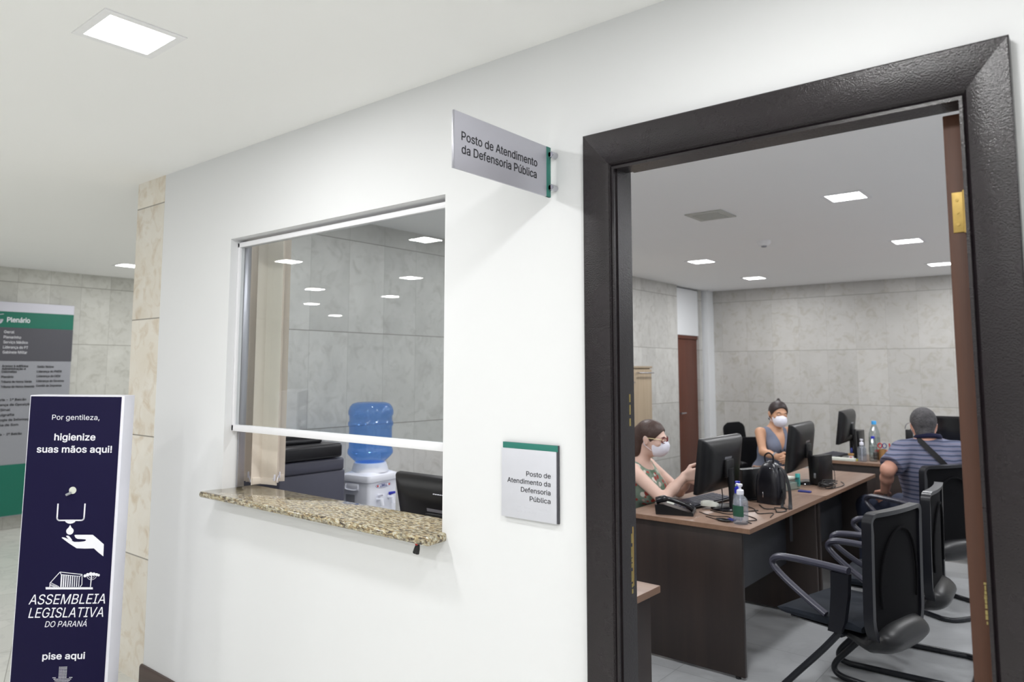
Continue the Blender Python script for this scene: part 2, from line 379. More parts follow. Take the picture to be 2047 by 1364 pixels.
# ------------------------------------------------------------------ mesh helpers
class MB:
    def __init__(s): s.bm = bmesh.new()
    def _new(s, before):
        return [v for v in s.bm.verts if v not in before]
    def box(s, lo, hi, bevel=0.0, seg=2, rot=None, piv=None):
        c = [(a+b)/2 for a, b in zip(lo, hi)]; d = [abs(b-a) for a, b in zip(lo, hi)]
        r = bmesh.ops.create_cube(s.bm, size=1.0)
        vs = r['verts']
        for v in vs: v.co = Vector((v.co.x*d[0]+c[0], v.co.y*d[1]+c[1], v.co.z*d[2]+c[2]))
        if bevel:
            es = list({e for v in vs for e in v.link_edges})
            q = bmesh.ops.bevel(s.bm, geom=es, offset=min(bevel, min(d)*0.49), segments=seg, affect='EDGES', profile=0.5)
            vs = list({v for f in q['faces'] for v in f.verts} | {v for v in vs if v.is_valid})
        if rot is not None:
            R = rot if isinstance(rot, Matrix) else Euler(rot).to_matrix()
            p = Vector(piv if piv else c)
            for v in vs: v.co = R @ (v.co-p) + p
        return s
    def lathe(s, prof, c=(0, 0, 0), seg=32, axis='Z', M4=None):
        rings = []
        for r, h in prof:
            ring = []
            for i in range(seg):
                a = 2*PI*i/seg
                p = Vector((r*math.cos(a), r*math.sin(a), h))
                if axis == 'Y': p = Vector((p.x, p.z, p.y))
                if axis == 'X': p = Vector((p.z, p.x, p.y))
                if M4 is not None: p = M4 @ p
                ring.append(s.bm.verts.new(p+Vector(c)))
            rings.append(ring)
        for a, b in zip(rings, rings[1:]):
            for i in range(seg):
                j = (i+1) % seg
                s.bm.faces.new((a[i], a[j], b[j], b[i]))
        s.bm.faces.new(rings[0][::-1]); s.bm.faces.new(rings[-1])
        return s
    def cyl(s, p0, p1, r, r2=None, seg=20):
        return s.tube([p0, p1], r if r2 is None else [r, r2], seg)
    def tube(s, pts, r, seg=12, closed=False, flat=1.0, upv=None):
        pts = [Vector(p) for p in pts]; n = len(pts)
        rs = r if isinstance(r, (list, tuple)) else [r]*n
        rings = []; prev = None
        for i, p in enumerate(pts):
            if closed: t = pts[(i+1) % n]-pts[i-1]
            else: t = pts[min(i+1, n-1)]-pts[max(i-1, 0)]
            t.normalize()
            if prev is None:
                a = Vector(upv) if upv else (Vector((0, 0, 1)) if abs(t.z) < 0.9 else Vector((1, 0, 0)))
                x = a-t*a.dot(t); x.normalize()
            else:
                x = prev-t*prev.dot(t); x.normalize()
            prev = x; y = t.cross(x)
            rings.append([s.bm.verts.new(p+(x*math.cos(2*PI*k/seg)*flat+y*math.sin(2*PI*k/seg))*rs[i]) for k in range(seg)])
        m = n if closed else n-1
        for i in range(m):
            a, b = rings[i], rings[(i+1) % n]
            for k in range(seg):
                j = (k+1) % seg
                s.bm.faces.new((a[k], a[j], b[j], b[k]))
        if not closed:
            s.bm.faces.new(rings[0][::-1]); s.bm.faces.new(rings[-1])
        return s
    def strip(s, pts, w, t, wdir):
        """flat ribbon along pts, width along wdir, thickness t"""
        pts = [Vector(p) for p in pts]; wd_ = Vector(wdir).normalized(); rings = []
        for i, p in enumerate(pts):
            tt = (pts[min(i+1, len(pts)-1)]-pts[max(i-1, 0)]).normalized()
            ww = (wd_-tt*wd_.dot(tt)).normalized(); nn = tt.cross(ww)
            rings.append([s.bm.verts.new(p+ww*w/2*a+nn*t/2*b) for a, b in ((-1, -1), (1, -1), (1, 1), (-1, 1))])
        for a, b in zip(rings, rings[1:]):
            for k in range(4):
                j = (k+1) % 4
                s.bm.faces.new((a[k], a[j], b[j], b[k]))
        s.bm.faces.new(rings[0][::-1]); s.bm.faces.new(rings[-1])
        return s
    def prism(s, poly, ex, O=(0, 0, 0), X=(1, 0, 0), Y=(0, 1, 0)):
        """polygon in the plane O,X,Y pushed along ex (vector)"""
        O, X, Y, ex = Vector(O), Vector(X), Vector(Y), Vector(ex)
        a = [s.bm.verts.new(O+X*p[0]+Y*p[1]) for p in poly]
        b = [s.bm.verts.new(v.co+ex) for v in a]
        from mathutils.geometry import tessellate_polygon
        for tri in tessellate_polygon([[Vector((p[0], p[1], 0)) for p in poly]]):
            s.bm.faces.new([a[i] for i in tri[::-1]]); s.bm.faces.new([b[i] for i in tri])
        n = len(a)
        for i in range(n):
            j = (i+1) % n
            s.bm.faces.new((a[i], a[j], b[j], b[i]))
        return s
    def ell(s, c, r, rot=None, seg=24, rings=14):
        q = bmesh.ops.create_uvsphere(s.bm, u_segments=seg, v_segments=rings, radius=1.0)
        R = Euler(rot).to_matrix() if rot else Matrix.Identity(3)
        for v in q['verts']: v.co = R @ Vector((v.co.x*r[0], v.co.y*r[1], v.co.z*r[2])) + Vector(c)
        return s
    def loft(s, sections, closed_ends=True):
        """list of equally long point loops"""
        rs = [[s.bm.verts.new(Vector(p)) for p in sec] for sec in sections]
        for a, b in zip(rs, rs[1:]):
            n = len(a)
            for k in range(n):
                j = (k+1) % n
                s.bm.faces.new((a[k], a[j], b[j], b[k]))
        if closed_ends:
            s.bm.faces.new(rs[0][::-1]); s.bm.faces.new(rs[-1])
        return s
    def build(s, name, m, parent=None, smooth=True, loc=None, rotz=0.0, M4=None):
        bmesh.ops.recalc_face_normals(s.bm, faces=s.bm.faces[:])
        me = bpy.data.meshes.new(name); s.bm.to_mesh(me); s.bm.free()
        me.materials.append(M[m] if isinstance(m, str) else m)
        if smooth:
            for p in me.polygons: p.use_smooth = True
            try: me.set_sharp_from_angle(angle=math.radians(35))
            except Exception: pass
        o = bpy.data.objects.new(name, me); COL.objects.link(o)
        if parent is not None: o.parent = parent
        if loc is not None: o.location = loc
        if rotz: o.rotation_euler = (0, 0, rotz)
        return o

def tag(o, label=None, cat=None, group=None, kind=None):
    if label: o['label'] = label
    if cat: o['category'] = cat
    if group: o['group'] = group
    if kind: o['kind'] = kind
    return o

def thing(name, label, cat, loc=(0, 0, 0), az=0.0, group=None, tilt=None):
    """Empty at the base; az = compass bearing (clockwise from +Y, degrees) of its local +Y"""
    o = bpy.data.objects.new(name, None); COL.objects.link(o); o.empty_display_size = 0.1
    o.location = loc; o.rotation_euler = (0, 0, -math.radians(az))
    if tilt: o.rotation_euler = (tilt[0], tilt[1], -math.radians(az))
    return tag(o, label, cat, group)

def struct(name):
    o = bpy.data.objects.new(name, None); COL.objects.link(o); o.empty_display_size = 0.1
    return tag(o, kind='structure')

def dup(root, loc, az=None, label=None):
    c = root.copy(); COL.objects.link(c); c.location = loc
    if az is not None: c.rotation_euler = (0, 0, -math.radians(az))
    if label: c['label'] = label
    for ch in list(root.children):
        d = ch.copy(); COL.objects.link(d); d.parent = c
        for g in list(ch.children):
            e = g.copy(); COL.objects.link(e); e.parent = d
    return c

def frame(O, X, Y):
    """matrix whose local x/y run along X/Y from O"""
    X = Vector(X).normalized(); Y = Vector(Y).normalized(); Z = X.cross(Y)
    return Matrix(((X.x, Y.x, Z.x, O[0]), (X.y, Y.y, Z.y, O[1]), (X.z, Y.z, Z.z, O[2]), (0, 0, 0, 1)))

try:
    import os
    _fd = bpy.utils.system_resource('DATAFILES', path='fonts')
    SANS = bpy.data.fonts.load(os.path.join(_fd, 'Inter.woff2'))
except Exception:
    SANS = None

_CAP = []
def cap_ref():
    if not _CAP:
        cu = bpy.data.curves.new('ref', 'FONT'); cu.body = 'H'; cu.size = 1.0
        if SANS is not None: cu.font = SANS
        ob = bpy.data.objects.new('ref', cu); COL.objects.link(ob); bpy.context.view_layer.update()
        me = bpy.data.meshes.new_from_object(ob.evaluated_get(bpy.context.evaluated_depsgraph_get()))
        _CAP.append(max(v.co.y for v in me.vertices)); bpy.data.objects.remove(ob); bpy.data.curves.remove(cu)
    return _CAP[0]

def glyph_mesh(name, cu):
    """fill the outlines by non-zero winding (overlapping contours come out right)"""
    from mathutils.geometry import delaunay_2d_cdt
    cu.fill_mode = 'NONE'
    ob = bpy.data.objects.new('tmp', cu); COL.objects.link(ob)
    bpy.context.view_layer.update()
    me = bpy.data.meshes.new_from_object(ob.evaluated_get(bpy.context.evaluated_depsgraph_get()))
    bpy.data.objects.remove(ob)
    co = [(v.co.x, v.co.y) for v in me.vertices]; n = len(co)
    par = list(range(n))
    def find(a):
        while par[a] != a: par[a] = par[par[a]]; a = par[a]
        return a
    for e in me.edges: par[find(e.vertices[0])] = find(e.vertices[1])
    comp = {}
    for i in range(n): comp.setdefault(find(i), []).append(i)
    loops = [sorted(c) for c in comp.values() if len(c) > 2]
    loops.sort(key=lambda l: min(co[i][0] for i in l))
    # group the loops into glyphs by overlap in x
    groups = []
    for l in loops:
        a, b = min(co[i][0] for i in l), max(co[i][0] for i in l)
        if groups and a < groups[-1][1]: groups[-1][0].append(l); groups[-1][1] = max(groups[-1][1], b)
        else: groups.append([[l], b])
    V, Fc = [], []
    for ls, _ in groups:
        pts, eds, segs = [], [], []
        for l in ls:
            k0 = len(pts); m = len(l)
            for i in l: pts.append(Vector(co[i]))
            for k in range(m):
                eds.append((k0+k, k0+(k+1) % m)); segs.append((co[l[k]], co[l[(k+1) % m]]))
        ov, oe, of = delaunay_2d_cdt(pts, eds, [], 0, 1e-6)[:3]
        S = np.array(segs); P = np.array([[p.x, p.y] for p in ov])
        for f in of:
            c = P[list(f)].mean(0)
            y0, y1 = S[:, 0, 1], S[:, 1, 1]; x0, x1 = S[:, 0, 0], S[:, 1, 0]
            crs = (x1-x0)*(c[1]-y0)-(c[0]-x0)*(y1-y0)
            wn = ((y0 <= c[1]) & (y1 > c[1]) & (crs > 0)).sum()-((y0 > c[1]) & (y1 <= c[1]) & (crs < 0)).sum()
            if wn != 0: Fc.append([len(V)+i for i in f])
        V += [(p.x, p.y, 0) for p in ov]
    out = bpy.data.meshes.new(name); out.from_pydata(V, [], Fc); out.update()
    bm = bmesh.new(); bm.from_mesh(out); bmesh.ops.delete(bm, geom=[v for v in bm.verts if not v.link_faces], context='VERTS'); bm.to_mesh(out); bm.free()
    bpy.data.meshes.remove(me)
    return out

def text(name, body, m, F, x0, base, width, cap, bold=0.0, shear=0.0, parent=None, depth=0.0004, lift=0.0006, space=1.0, align='L'):
    """lettering as a mesh; F = frame matrix of its plane, x0/base = lower left of the writing, width = its extent, cap = height of a capital"""
    cu = bpy.data.curves.new(name, 'FONT'); cu.body = body; cu.size = 1.0; cu.shear = shear
    cu.extrude = 0.0
    if SANS is not None: cu.font = SANS
    cu.resolution_u = 3; cu.space_character = space
    me = glyph_mesh(name, cu); bpy.data.curves.remove(cu)
    xs = [v.co.x for v in me.vertices]
    capr = cap_ref()
    a, b = min(xs), max(xs)
    sx = width/(b-a); sy = cap/capr
    for v in me.vertices:
        v.co = Vector(((v.co.x-a)*sx+x0, v.co.y*sy+base, lift))
    if bold:
        bm = bmesh.new(); q = width*0.0+cap*bold*1.1
        for dx, dy in ((0, 0), (q, 0), (-q, 0), (0, q), (0, -q), (q*0.7, q*0.7), (-q*0.7, q*0.7), (q*0.7, -q*0.7), (-q*0.7, -q*0.7)):
            m2 = me.copy(); m2.transform(Matrix.Translation((dx, dy, -0.00001*(abs(dx)+abs(dy))/q))); bm.from_mesh(m2); bpy.data.meshes.remove(m2)
        bm.to_mesh(me); bm.free()
    me.transform(F)
    bm = bmesh.new(); bm.from_mesh(me)
    r = bmesh.ops.extrude_face_region(bm, geom=bm.faces[:])
    nz = Vector((F[0][2], F[1][2], F[2][2]))
    for v in [g for g in r['geom'] if isinstance(g, bmesh.types.BMVert)]: v.co -= nz*depth
    bmesh.ops.recalc_face_normals(bm, faces=bm.faces[:])
    bm.to_mesh(me); bm.free()
    me.materials.clear(); me.materials.append(M[m])
    o = bpy.data.objects.new(name, me); COL.objects.link(o)
    if parent is not None: o.parent = parent
    return o

def smooth_path(pts, n=8):
    """Catmull-Rom through pts"""
    P = [Vector(p) for p in pts]; P = [P[0]*2-P[1]]+P+[P[-1]*2-P[-2]]; out = []
    for i in range(1, len(P)-2):
        for k in range(n):
            t = k/n
            out.append(0.5*((2*P[i])+(P[i+1]-P[i-1])*t+(2*P[i-1]-5*P[i]+4*P[i+1]-P[i+2])*t*t+(3*P[i]-P[i-1]-3*P[i+1]+P[i+2])*t**3))
    out.append(P[-2]); return out
# ------------------------------------------------------------------ the setting
CZ = 2.532
WT = 0.10
def plain(name, lo, hi, m, kind='structure'):
    return tag(MB().box(lo, hi).build(name, m, smooth=False), kind=kind)

plain('floor', (-13, -8, -0.05), (3.2, 0.05, 0), 'floor_lobby')
plain('floor', (-13, 0.05, -0.05), (-4.0, 5.0, 0), 'floor_lobby')
plain('floor', (-4.0, 0.05, -0.05), (1.9, 7.2, 0), 'floor_room')
plain('ceiling', (-13, -8, CZ), (3.2, 7.3, CZ+0.1), 'ceiling')
plain('wall_lobby_rear', (-13, -8.1, 0), (3.2, -8, CZ), 'wall')
plain('wall_lobby_right', (3.1, -8, 0), (3.2, 0.1, CZ), 'wall')
plain('wall_lobby_left', (-13.1, -8, 0), (-13, 0.2, CZ), 'wall')
plain('wall_corridor_left', (-8.43, 0.05, 0), (-8.33, 5.0, CZ), 'stone_corr')
plain('wall_corridor_front', (-13, 0.05, 0), (-8.43, 0.15, CZ), 'wall')
plain('wall_corridor_back', (-8.4, 4.9, 0), (-4.0, 5.0, CZ), 'wall')
plain('wall_back', (-4.0, 7.09, 0), (1.9, 7.2, CZ), 'stone_back')
plain('wall_right', (1.8, 0.1, 0), (1.9, 7.1, CZ), 'wall_room')

# white partition with the door and the counter window, built as one mesh
WX0, WX1, WZ0, WZ1 = -3.071, -1.709, 0.975, 2.120      # window opening
DX0, DX1, DZ = -1.060, -0.195, 2.105                  # rough door opening
mb = MB()
for lo, hi in [((-3.733, 0, 0), (WX0, WT, CZ)), ((WX0, 0, 0), (WX1, WT, WZ0)), ((WX0, 0, WZ1), (WX1, WT, CZ)),
               ((WX1, 0, 0), (DX0, WT, CZ)), ((DX0, 0, DZ), (DX1, WT, CZ)), ((DX1, 0, 0), (3.2, WT, CZ))]:
    mb.box(lo, hi)
bmesh.ops.remove_doubles(mb.bm, verts=mb.bm.verts, dist=1e-5)
tag(mb.build('wall_front', 'wall', smooth=False), kind='structure')
plain('wall_front_stone_end', (-4.04, -0.001, 0), (-3.733, WT, CZ), 'stone_pillar')

# side wall of the office: stone, then a doorway bay with a white panel above
plain('wall_left', (-4.04, WT, 0), (-3.9, 6.15, CZ), 'stone_left')
plain('wall_left_panel', (-4.04, 6.15, 1.95), (-3.93, 6.78, CZ-0.02), 'wall_room')
plain('wall_left_corner', (-4.04, 6.78, 0), (-3.92, 6.87, CZ), 'stone_left')
d2 = struct('door_2')
MB().box((-4.0, 6.15, 0), (-3.955, 6.78, 1.95), 0.003).build('door_leaf', 'door_dark', d2)
MB().box((-3.985, 6.15, 1.905), (-3.94, 6.78, 1.95), 0.002).build('door_head', 'door_dark', d2)
mh = MB(); mh.cyl((-3.955, 6.24, 1.02), (-3.905, 6.24, 1.02), 0.011); mh.cyl((-3.91, 6.24, 1.02), (-3.91, 6.35, 1.02), 0.009); mh.build('door_handle', 'steel', d2)
plain('trim_1', (-3.95, 6.90, 0), (-3.86, 7.09, CZ), 'wall_room')

# baseboard of the partition
def baseboard(name, x0, x1):
    prof = [(0, 0), (-0.013, 0), (-0.013, 0.082), (-0.008, 0.093), (0, 0.095)]
    mb = MB(); mb.loft([[(x0, y-0.0005, z) for y, z in prof], [(x1, y-0.0005, z) for y, z in prof]])
    return tag(mb.build(name, 'base'), kind='structure')
baseboard('baseboard_front', -3.745, -1.135)
baseboard('baseboard_front_right', -0.112, 3.1)

# ------------------------------------------------------------------ door 1: casing, jamb, leaf
d1 = struct('door_1')
ox0, ox1, oz = -1.131, -0.113, 2.194          # outer outline on the wall
ix0, ix1, iz = -1.040, -0.207, 2.086          # inner outline
def casing(side):
    # profile: s 0 (outer) .. 1 (inner), y = depth in front of the wall
    prof = [(0.0, 0.001), (0.0, -0.030), (0.03, -0.032), (0.30, -0.030), (0.60, -0.026), (0.84, -0.019), (0.90, -0.010), (0.93, -0.014), (1.0, -0.014), (1.0, 0.001)]
    mb = MB()
    def P(s_, y_, end):
        if side == 'left':
            x = ox0+(ix0-ox0)*s_; return (x, y_, 0) if end == 0 else (x, y_, oz+(iz-oz)*s_)
        if side == 'right':
            x = ox1+(ix1-ox1)*s_; return (x, y_, 0) if end == 0 else (x, y_, oz+(iz-oz)*s_)
        z = oz+(iz-oz)*s_
        return (ox0+(ix0-ox0)*s_, y_, z) if end == 0 else (ox1+(ix1-ox1)*s_, y_, z)
    mb.loft([[P(a, b, 0) for a, b in prof], [P(a, b, 1) for a, b in prof]])
    return mb.build('casing', 'frame', d1)
for s_ in ('left', 'right', 'top'): casing(s_)
# jamb lining with a stop
mb = MB()
mb.box((DX0, 0.0005, 0), (ix0+0.004, 0.055, iz+0.015)); mb.box((DX0, 0.055, 0), (ix0-0.012, WT+0.004, iz+0.02))
mb.build('jamb', 'frame', d1, smooth=False)
mb = MB(); mb.box((ix1+0.004, 0.0005, 0), (DX1, 0.045, iz+0.015)); mb.build('jamb', 'frame', d1, smooth=False)
mb = MB(); mb.box((ix0+0.004, 0.0005, iz+0.002), (ix1-0.004, 0.055, DZ)); mb.box((ix0, 0.055, iz+0.014), (ix1, WT+0.004, DZ+0.001)); mb.build('jamb_head', 'frame', d1, smooth=False)
# brass strike plate and bare chips on the left jamb
MB().box((ix0-0.0125, 0.062, 0.93), (ix0-0.0105, 0.088, 1.09), 0.0008).build('strike_plate', 'brass', d1)
mb = MB()
random.seed(4)
for z0, z1 in ((0.92, 1.06), (1.37, 1.44)):
    z = z0
    while z < z1:
        h = random.uniform(0.006, 0.03); wq = random.uniform(0.0002, 0.0008)
        mb.box((ix0+0.0035, 0.049-wq*2, z), (ix0+0.0046, 0.0556, z+h)); z += h+random.uniform(0.0, 0.012)
mb.build('bare_wood_chip', 'gold_chip', d1, smooth=False)
# leaf standing open into the office; we see its hinge edge
lf = MB().box((-0.247, 0.052, 0.008), (-0.210, 0.86, 2.078), 0.002).build('door_leaf', 'door', d1)
mb = MB()
mb.box((-0.2375, 0.0495, 1.818), (-0.2105, 0.0525, 1.905), 0.0006)
mb.cyl((-0.2125, 0.046, 1.816), (-0.2125, 0.046, 1.907), 0.005, seg=12)
for z in (1.835, 1.861, 1.888): mb.cyl((-0.228, 0.0500, z), (-0.228, 0.0480, z), 0.0032, seg=12)
mb.build('hinge', 'brass', d1)
mb = MB()
mb.box((-0.2375, 0.0495, 0.22), (-0.2105, 0.0525, 0.31), 0.0006); mb.cyl((-0.2125, 0.046, 0.22), (-0.2125, 0.046, 0.31), 0.005, seg=12)
mb.build('hinge', 'brass', d1)
mb = MB(); z = 1.012
while z < 1.095:
    h = random.uniform(0.003, 0.009); wq = random.uniform(0.0002, 0.0025)
    mb.box((-0.2185-wq, 0.0500, z), (-0.2165+wq*0.5, 0.0522, z+h)); z += h+random.uniform(0.0005, 0.004)
mb.build('bare_wood_chip', 'gold_chip', d1, smooth=False)

# ------------------------------------------------------------------ window 1: raised sash above the counter
w1 = struct('window_1')
SZ0, SZ1 = 1.252, 2.106
def rail(name, lo, hi, m='alu'):
    lo = (lo[0]+(0.0008 if lo[0] == WX0 else 0), lo[1], lo[2]); hi = (hi[0]-(0.0008 if hi[0] == WX1 else 0), hi[1], hi[2])
    return MB().box(lo, hi, 0.002).build(name, m, w1)
rail('sash_rail', (WX0, 0.034, SZ0), (WX1, 0.062, SZ0+0.028))
rail('sash_rail', (WX0, 0.034, SZ1-0.022), (WX1, 0.062, SZ1))
rail('sash_stile', (WX0, 0.034, SZ0+0.001), (WX0+0.016, 0.062, SZ1-0.001))
rail('sash_stile', (WX1-0.016, 0.034, SZ0+0.001), (WX1, 0.062, SZ1-0.001))
rail('guide_track', (WX0, 0.066, 1.0), (WX0+0.012, WT, WZ1-0.002), 'alu_grey')
rail('guide_track', (WX1-0.012, 0.066, 1.0), (WX1, WT, WZ1-0.002), 'alu_grey')
MB().box((WX0+0.016, 0.046, SZ0+0.028), (WX1-0.016, 0.050, SZ1-0.022)).build('glass_pane', 'glass', w1, smooth=False)

# granite counter slab
mb = MB()
mb.box((-3.100, -0.092, 0.972), (-1.680, 0.168, 0.999), 0.011, 4)
# the slab narrows to the opening behind the wall face: cut the ears
g = mb.build('granite_counter', 'granite')
tag(g, 'polished speckled granite slab forming the counter of the service window', 'counter')
# notch done by two end pieces would be hidden in the wall; the slab is let into the opening
me = g.data
bm = bmesh.new(); bm.from_mesh(me)
for v in bm.verts:
    if v.co.y > 0.0:
        v.co.x = min(max(v.co.x, WX0+0.001), WX1-0.001)
bmesh.ops.remove_doubles(bm, verts=bm.verts, dist=1e-5)
bm.to_mesh(me); bm.free()
# clip hanging under the counter
t = thing('binder_clip', 'small dark red and black clip hanging under the right end of the granite counter', 'clip', (-1.76, -0.07, 0.935))
mb = MB(); mb.tube([(0.010, 0, 0.034), (0.004, 0, 0.018), (-0.004, 0, 0.004)], [0.005, 0.007, 0.006], 10); mb.build('jaw', 'black', t)
mb = MB(); mb.tube([(0.013, 0.002, 0.036), (0.010, 0.002, 0.018), (0.006, 0.002, 0.002)], [0.004, 0.0065, 0.007], 10); mb.build('jaw', 'black', t)
MB().ell((0.008, -0.003, 0.033), (0.006, 0.003, 0.005)).build('red_pad', 'red', t)

# ------------------------------------------------------------------ ceiling lamps, vent, detector
def lamp(x, y, label, grp, power, cool, first=[None]):
    t = thing('ceiling_light', label, 'ceiling light', (x, y, CZ), 0, grp)
    mb = MB()
    o, i, h = 0.118, 0.094, 0.004
    for a, b, c, d in ((-o, -o, o, -i), (-o, i, o, o), (-o, -i, -i, i), (i, -i, o, i)):
        mb.box((a, b, -h), (c, d, -0.0003))
    bmesh.ops.remove_doubles(mb.bm, verts=mb.bm.verts, dist=1e-5)
    mb.build('frame', 'lamp_frame', t, smooth=False)
    MB().box((-i, -i, -0.0025), (i, i, -0.0006), 0.0).build('diffuser', 'lamp', t, smooth=False)
    L = bpy.data.lights.new('lamp_light', 'AREA'); L.shape = 'SQUARE'; L.size = 0.18; L.energy = power
    L.color = cool
    lo = bpy.data.objects.new('lamp_light', L); COL.objects.link(lo); lo.parent = t; lo.location = (0, 0, -0.006)
    return t
near_lab = {(-4.03, -2.06): 'lobby ceiling panel mirrored as the big bright diamond at top right of the window glass',
            (-5.84, -2.06): 'lobby ceiling panel mirrored in the glass beside the cream blind',
            (-5.84, -3.6): 'lobby ceiling panel mirrored right of centre in the glass, just above mid height',
            (-7.6, -3.62): 'lobby ceiling panel mirrored as the upper one of the close pair in the glass',
            (-7.55, -4.82): 'lobby ceiling panel mirrored right of the close pair in the glass',
            (-9.35, -4.82): 'lobby ceiling panel mirrored as the lower one of the close pair in the glass',
            (-11.0, -6.53): 'lobby ceiling panel mirrored smallest and lowest in the window glass',
            (-2.23, -0.83): 'large bright square ceiling light at top left of the lobby ceiling',
            (-7.29, 1.35): 'lit ceiling light just left of the stone wall end, far down the lobby'}
for p in LOBBY_LAMPS:
    lamp(p[0], p[1], near_lab.get(p, 'lit square panel in the lobby ceiling, outside the picture'), None if p in near_lab else 'lobby ceiling lights behind the viewer', LOBBY_POWER, (1.0, 0.995, 0.985))
room_lab = {(-1.118, 2.712): 'nearest and largest lit panel in the office ceiling, above the doorway view',
            (-1.15, 4.57): 'office ceiling panel second in the right-hand row, beside the door hinge',
            (-2.865, 4.573): 'leftmost lit panel in the office ceiling',
            (-2.936, 6.077): 'small lit panel in the office ceiling nearest the left corner of the stone wall',
            (-1.167, 6.144): 'farthest office ceiling panel, partly cut off by the open door edge'}
for p in ROOM_LAMPS:
    lamp(p[0], p[1], room_lab.get(p, 'office ceiling panel out of sight to the right of the doorway'), None if p in room_lab else 'office ceiling lights out of sight', ROOM_POWER, (0.97, 0.98, 1.0))

t = thing('air_vent', 'grey square air vent set in the office ceiling', 'vent', (-1.945, 2.70, CZ), 0)
mb = MB(); mb.box((-0.125, -0.125, -0.008), (0.125, 0.125, -0.0005), 0.003); mb.build('plate', 'vent', t)
mb = MB()
for k in range(7): mb.box((-0.085, -0.085+k*0.026, -0.014), (0.085, -0.073+k*0.026, -0.0075), 0.001)
mb.build('louvre', 'vent', t)
t = thing('smoke_detector', 'small white smoke detector on the office ceiling', 'smoke detector', (-2.02, 3.86, CZ), 0)
MB().lathe([(0.052, -0.0004), (0.052, -0.012), (0.044, -0.030), (0.030, -0.040), (0.0, -0.040)][::-1], seg=28).build('body', 'lamp_frame', t)
MB().lathe([(0.0, -0.050), (0.018, -0.050), (0.022, -0.0395), (0.0, -0.0395)], seg=20).build('sensor', 'mug', t)
# ------------------------------------------------------------------ signs on the partition
# projecting sign, a blade at right angles to the wall
t = thing('projecting_sign', 'silver blade sign standing out from the wall high beside the door', 'sign', (-1.26, 0, 2.037))
F = frame((0.003, -0.432, 0.0), (0, 1, 0), (0, 0, 1))
MB().box((-0.003, -0.432, 0), (0.003, -0.016, 0.152), 0.0006).build('plate', 'sign', t)
MB().box((-0.0036, -0.035, 0), (0.0036, -0.014, 0.152), 0.0004).build('green_band', 'green', t)
for z in (0.128, 0.028):
    mb = MB()
    mb.lathe([(0.0, -0.026), (0.0085, -0.026), (0.0095, -0.024), (0.0095, -0.0003), (0.0, -0.0003)], c=(0.0115, 0, z), axis='Y', seg=18)
    mb.box((-0.0045, -0.026, z-0.008), (0.0125, -0.012, z+0.008), 0.001)
    mb.build('standoff', 'steel', t)
MB().box((-0.0034, -0.433, 0), (0.0034, -0.4315, 0.152), 0.0003).build('edge', 'alu_grey', t)
text('lettering', 'Posto de Atendimento', 'ink', F, 0.028, 0.079, 0.323, 0.023, bold=0.014, parent=t)
text('lettering', 'da Defensoria Pública', 'ink', F, 0.029, 0.044, 0.319, 0.023, bold=0.014, parent=t)

t = thing('wall_sign', 'small grey room plate with a green top band on the wall beside the door', 'sign', (-1.448, 0, 1.086))
MB().box((0.004, -0.0085, 0.0), (0.209, -0.0002, 0.221), 0.0006).build('backing', 'sign_edge', t)
MB().box((0.004, -0.0105, 0.203), (0.209, -0.0084, 0.2215), 0.0005).build('green_band', 'green', t)
MB().box((0.0, -0.012, 0.0), (0.2045, -0.0084, 0.2035), 0.0006).build('plate', 'sign_plate', t)
F = frame((0, -0.012, 0), (1, 0, 0), (0, 0, 1))
for s_, b, wq, x in (('Posto de', 0.1265, 0.089, 0.096), ('Atendimento da', 0.1030, 0.160, 0.024), ('Defensoria', 0.0790, 0.108, 0.076), ('Pública', 0.0550, 0.075, 0.109)):
    text('lettering', s_, 'ink', F, x, b, wq, 0.0138, bold=0.008, parent=t)
mb = MB(); random.seed(2)
for row in range(2):
    for c_ in range(24):
        if c_ in (7, 16): continue
        for dx, dz in ((0, 0), (1, 0), (0, 1), (1, 1), (0, 2), (1, 2)):
            if random.random() < 0.5:
                mb.ell((0.040+c_*0.0061+dx*0.0023, -0.012, 0.036-row*0.011-dz*0.0023), (0.0007, 0.0005, 0.0007), seg=6, rings=4)
mb.build('braille', 'sign_plate', t)
tag(t.children[-1])

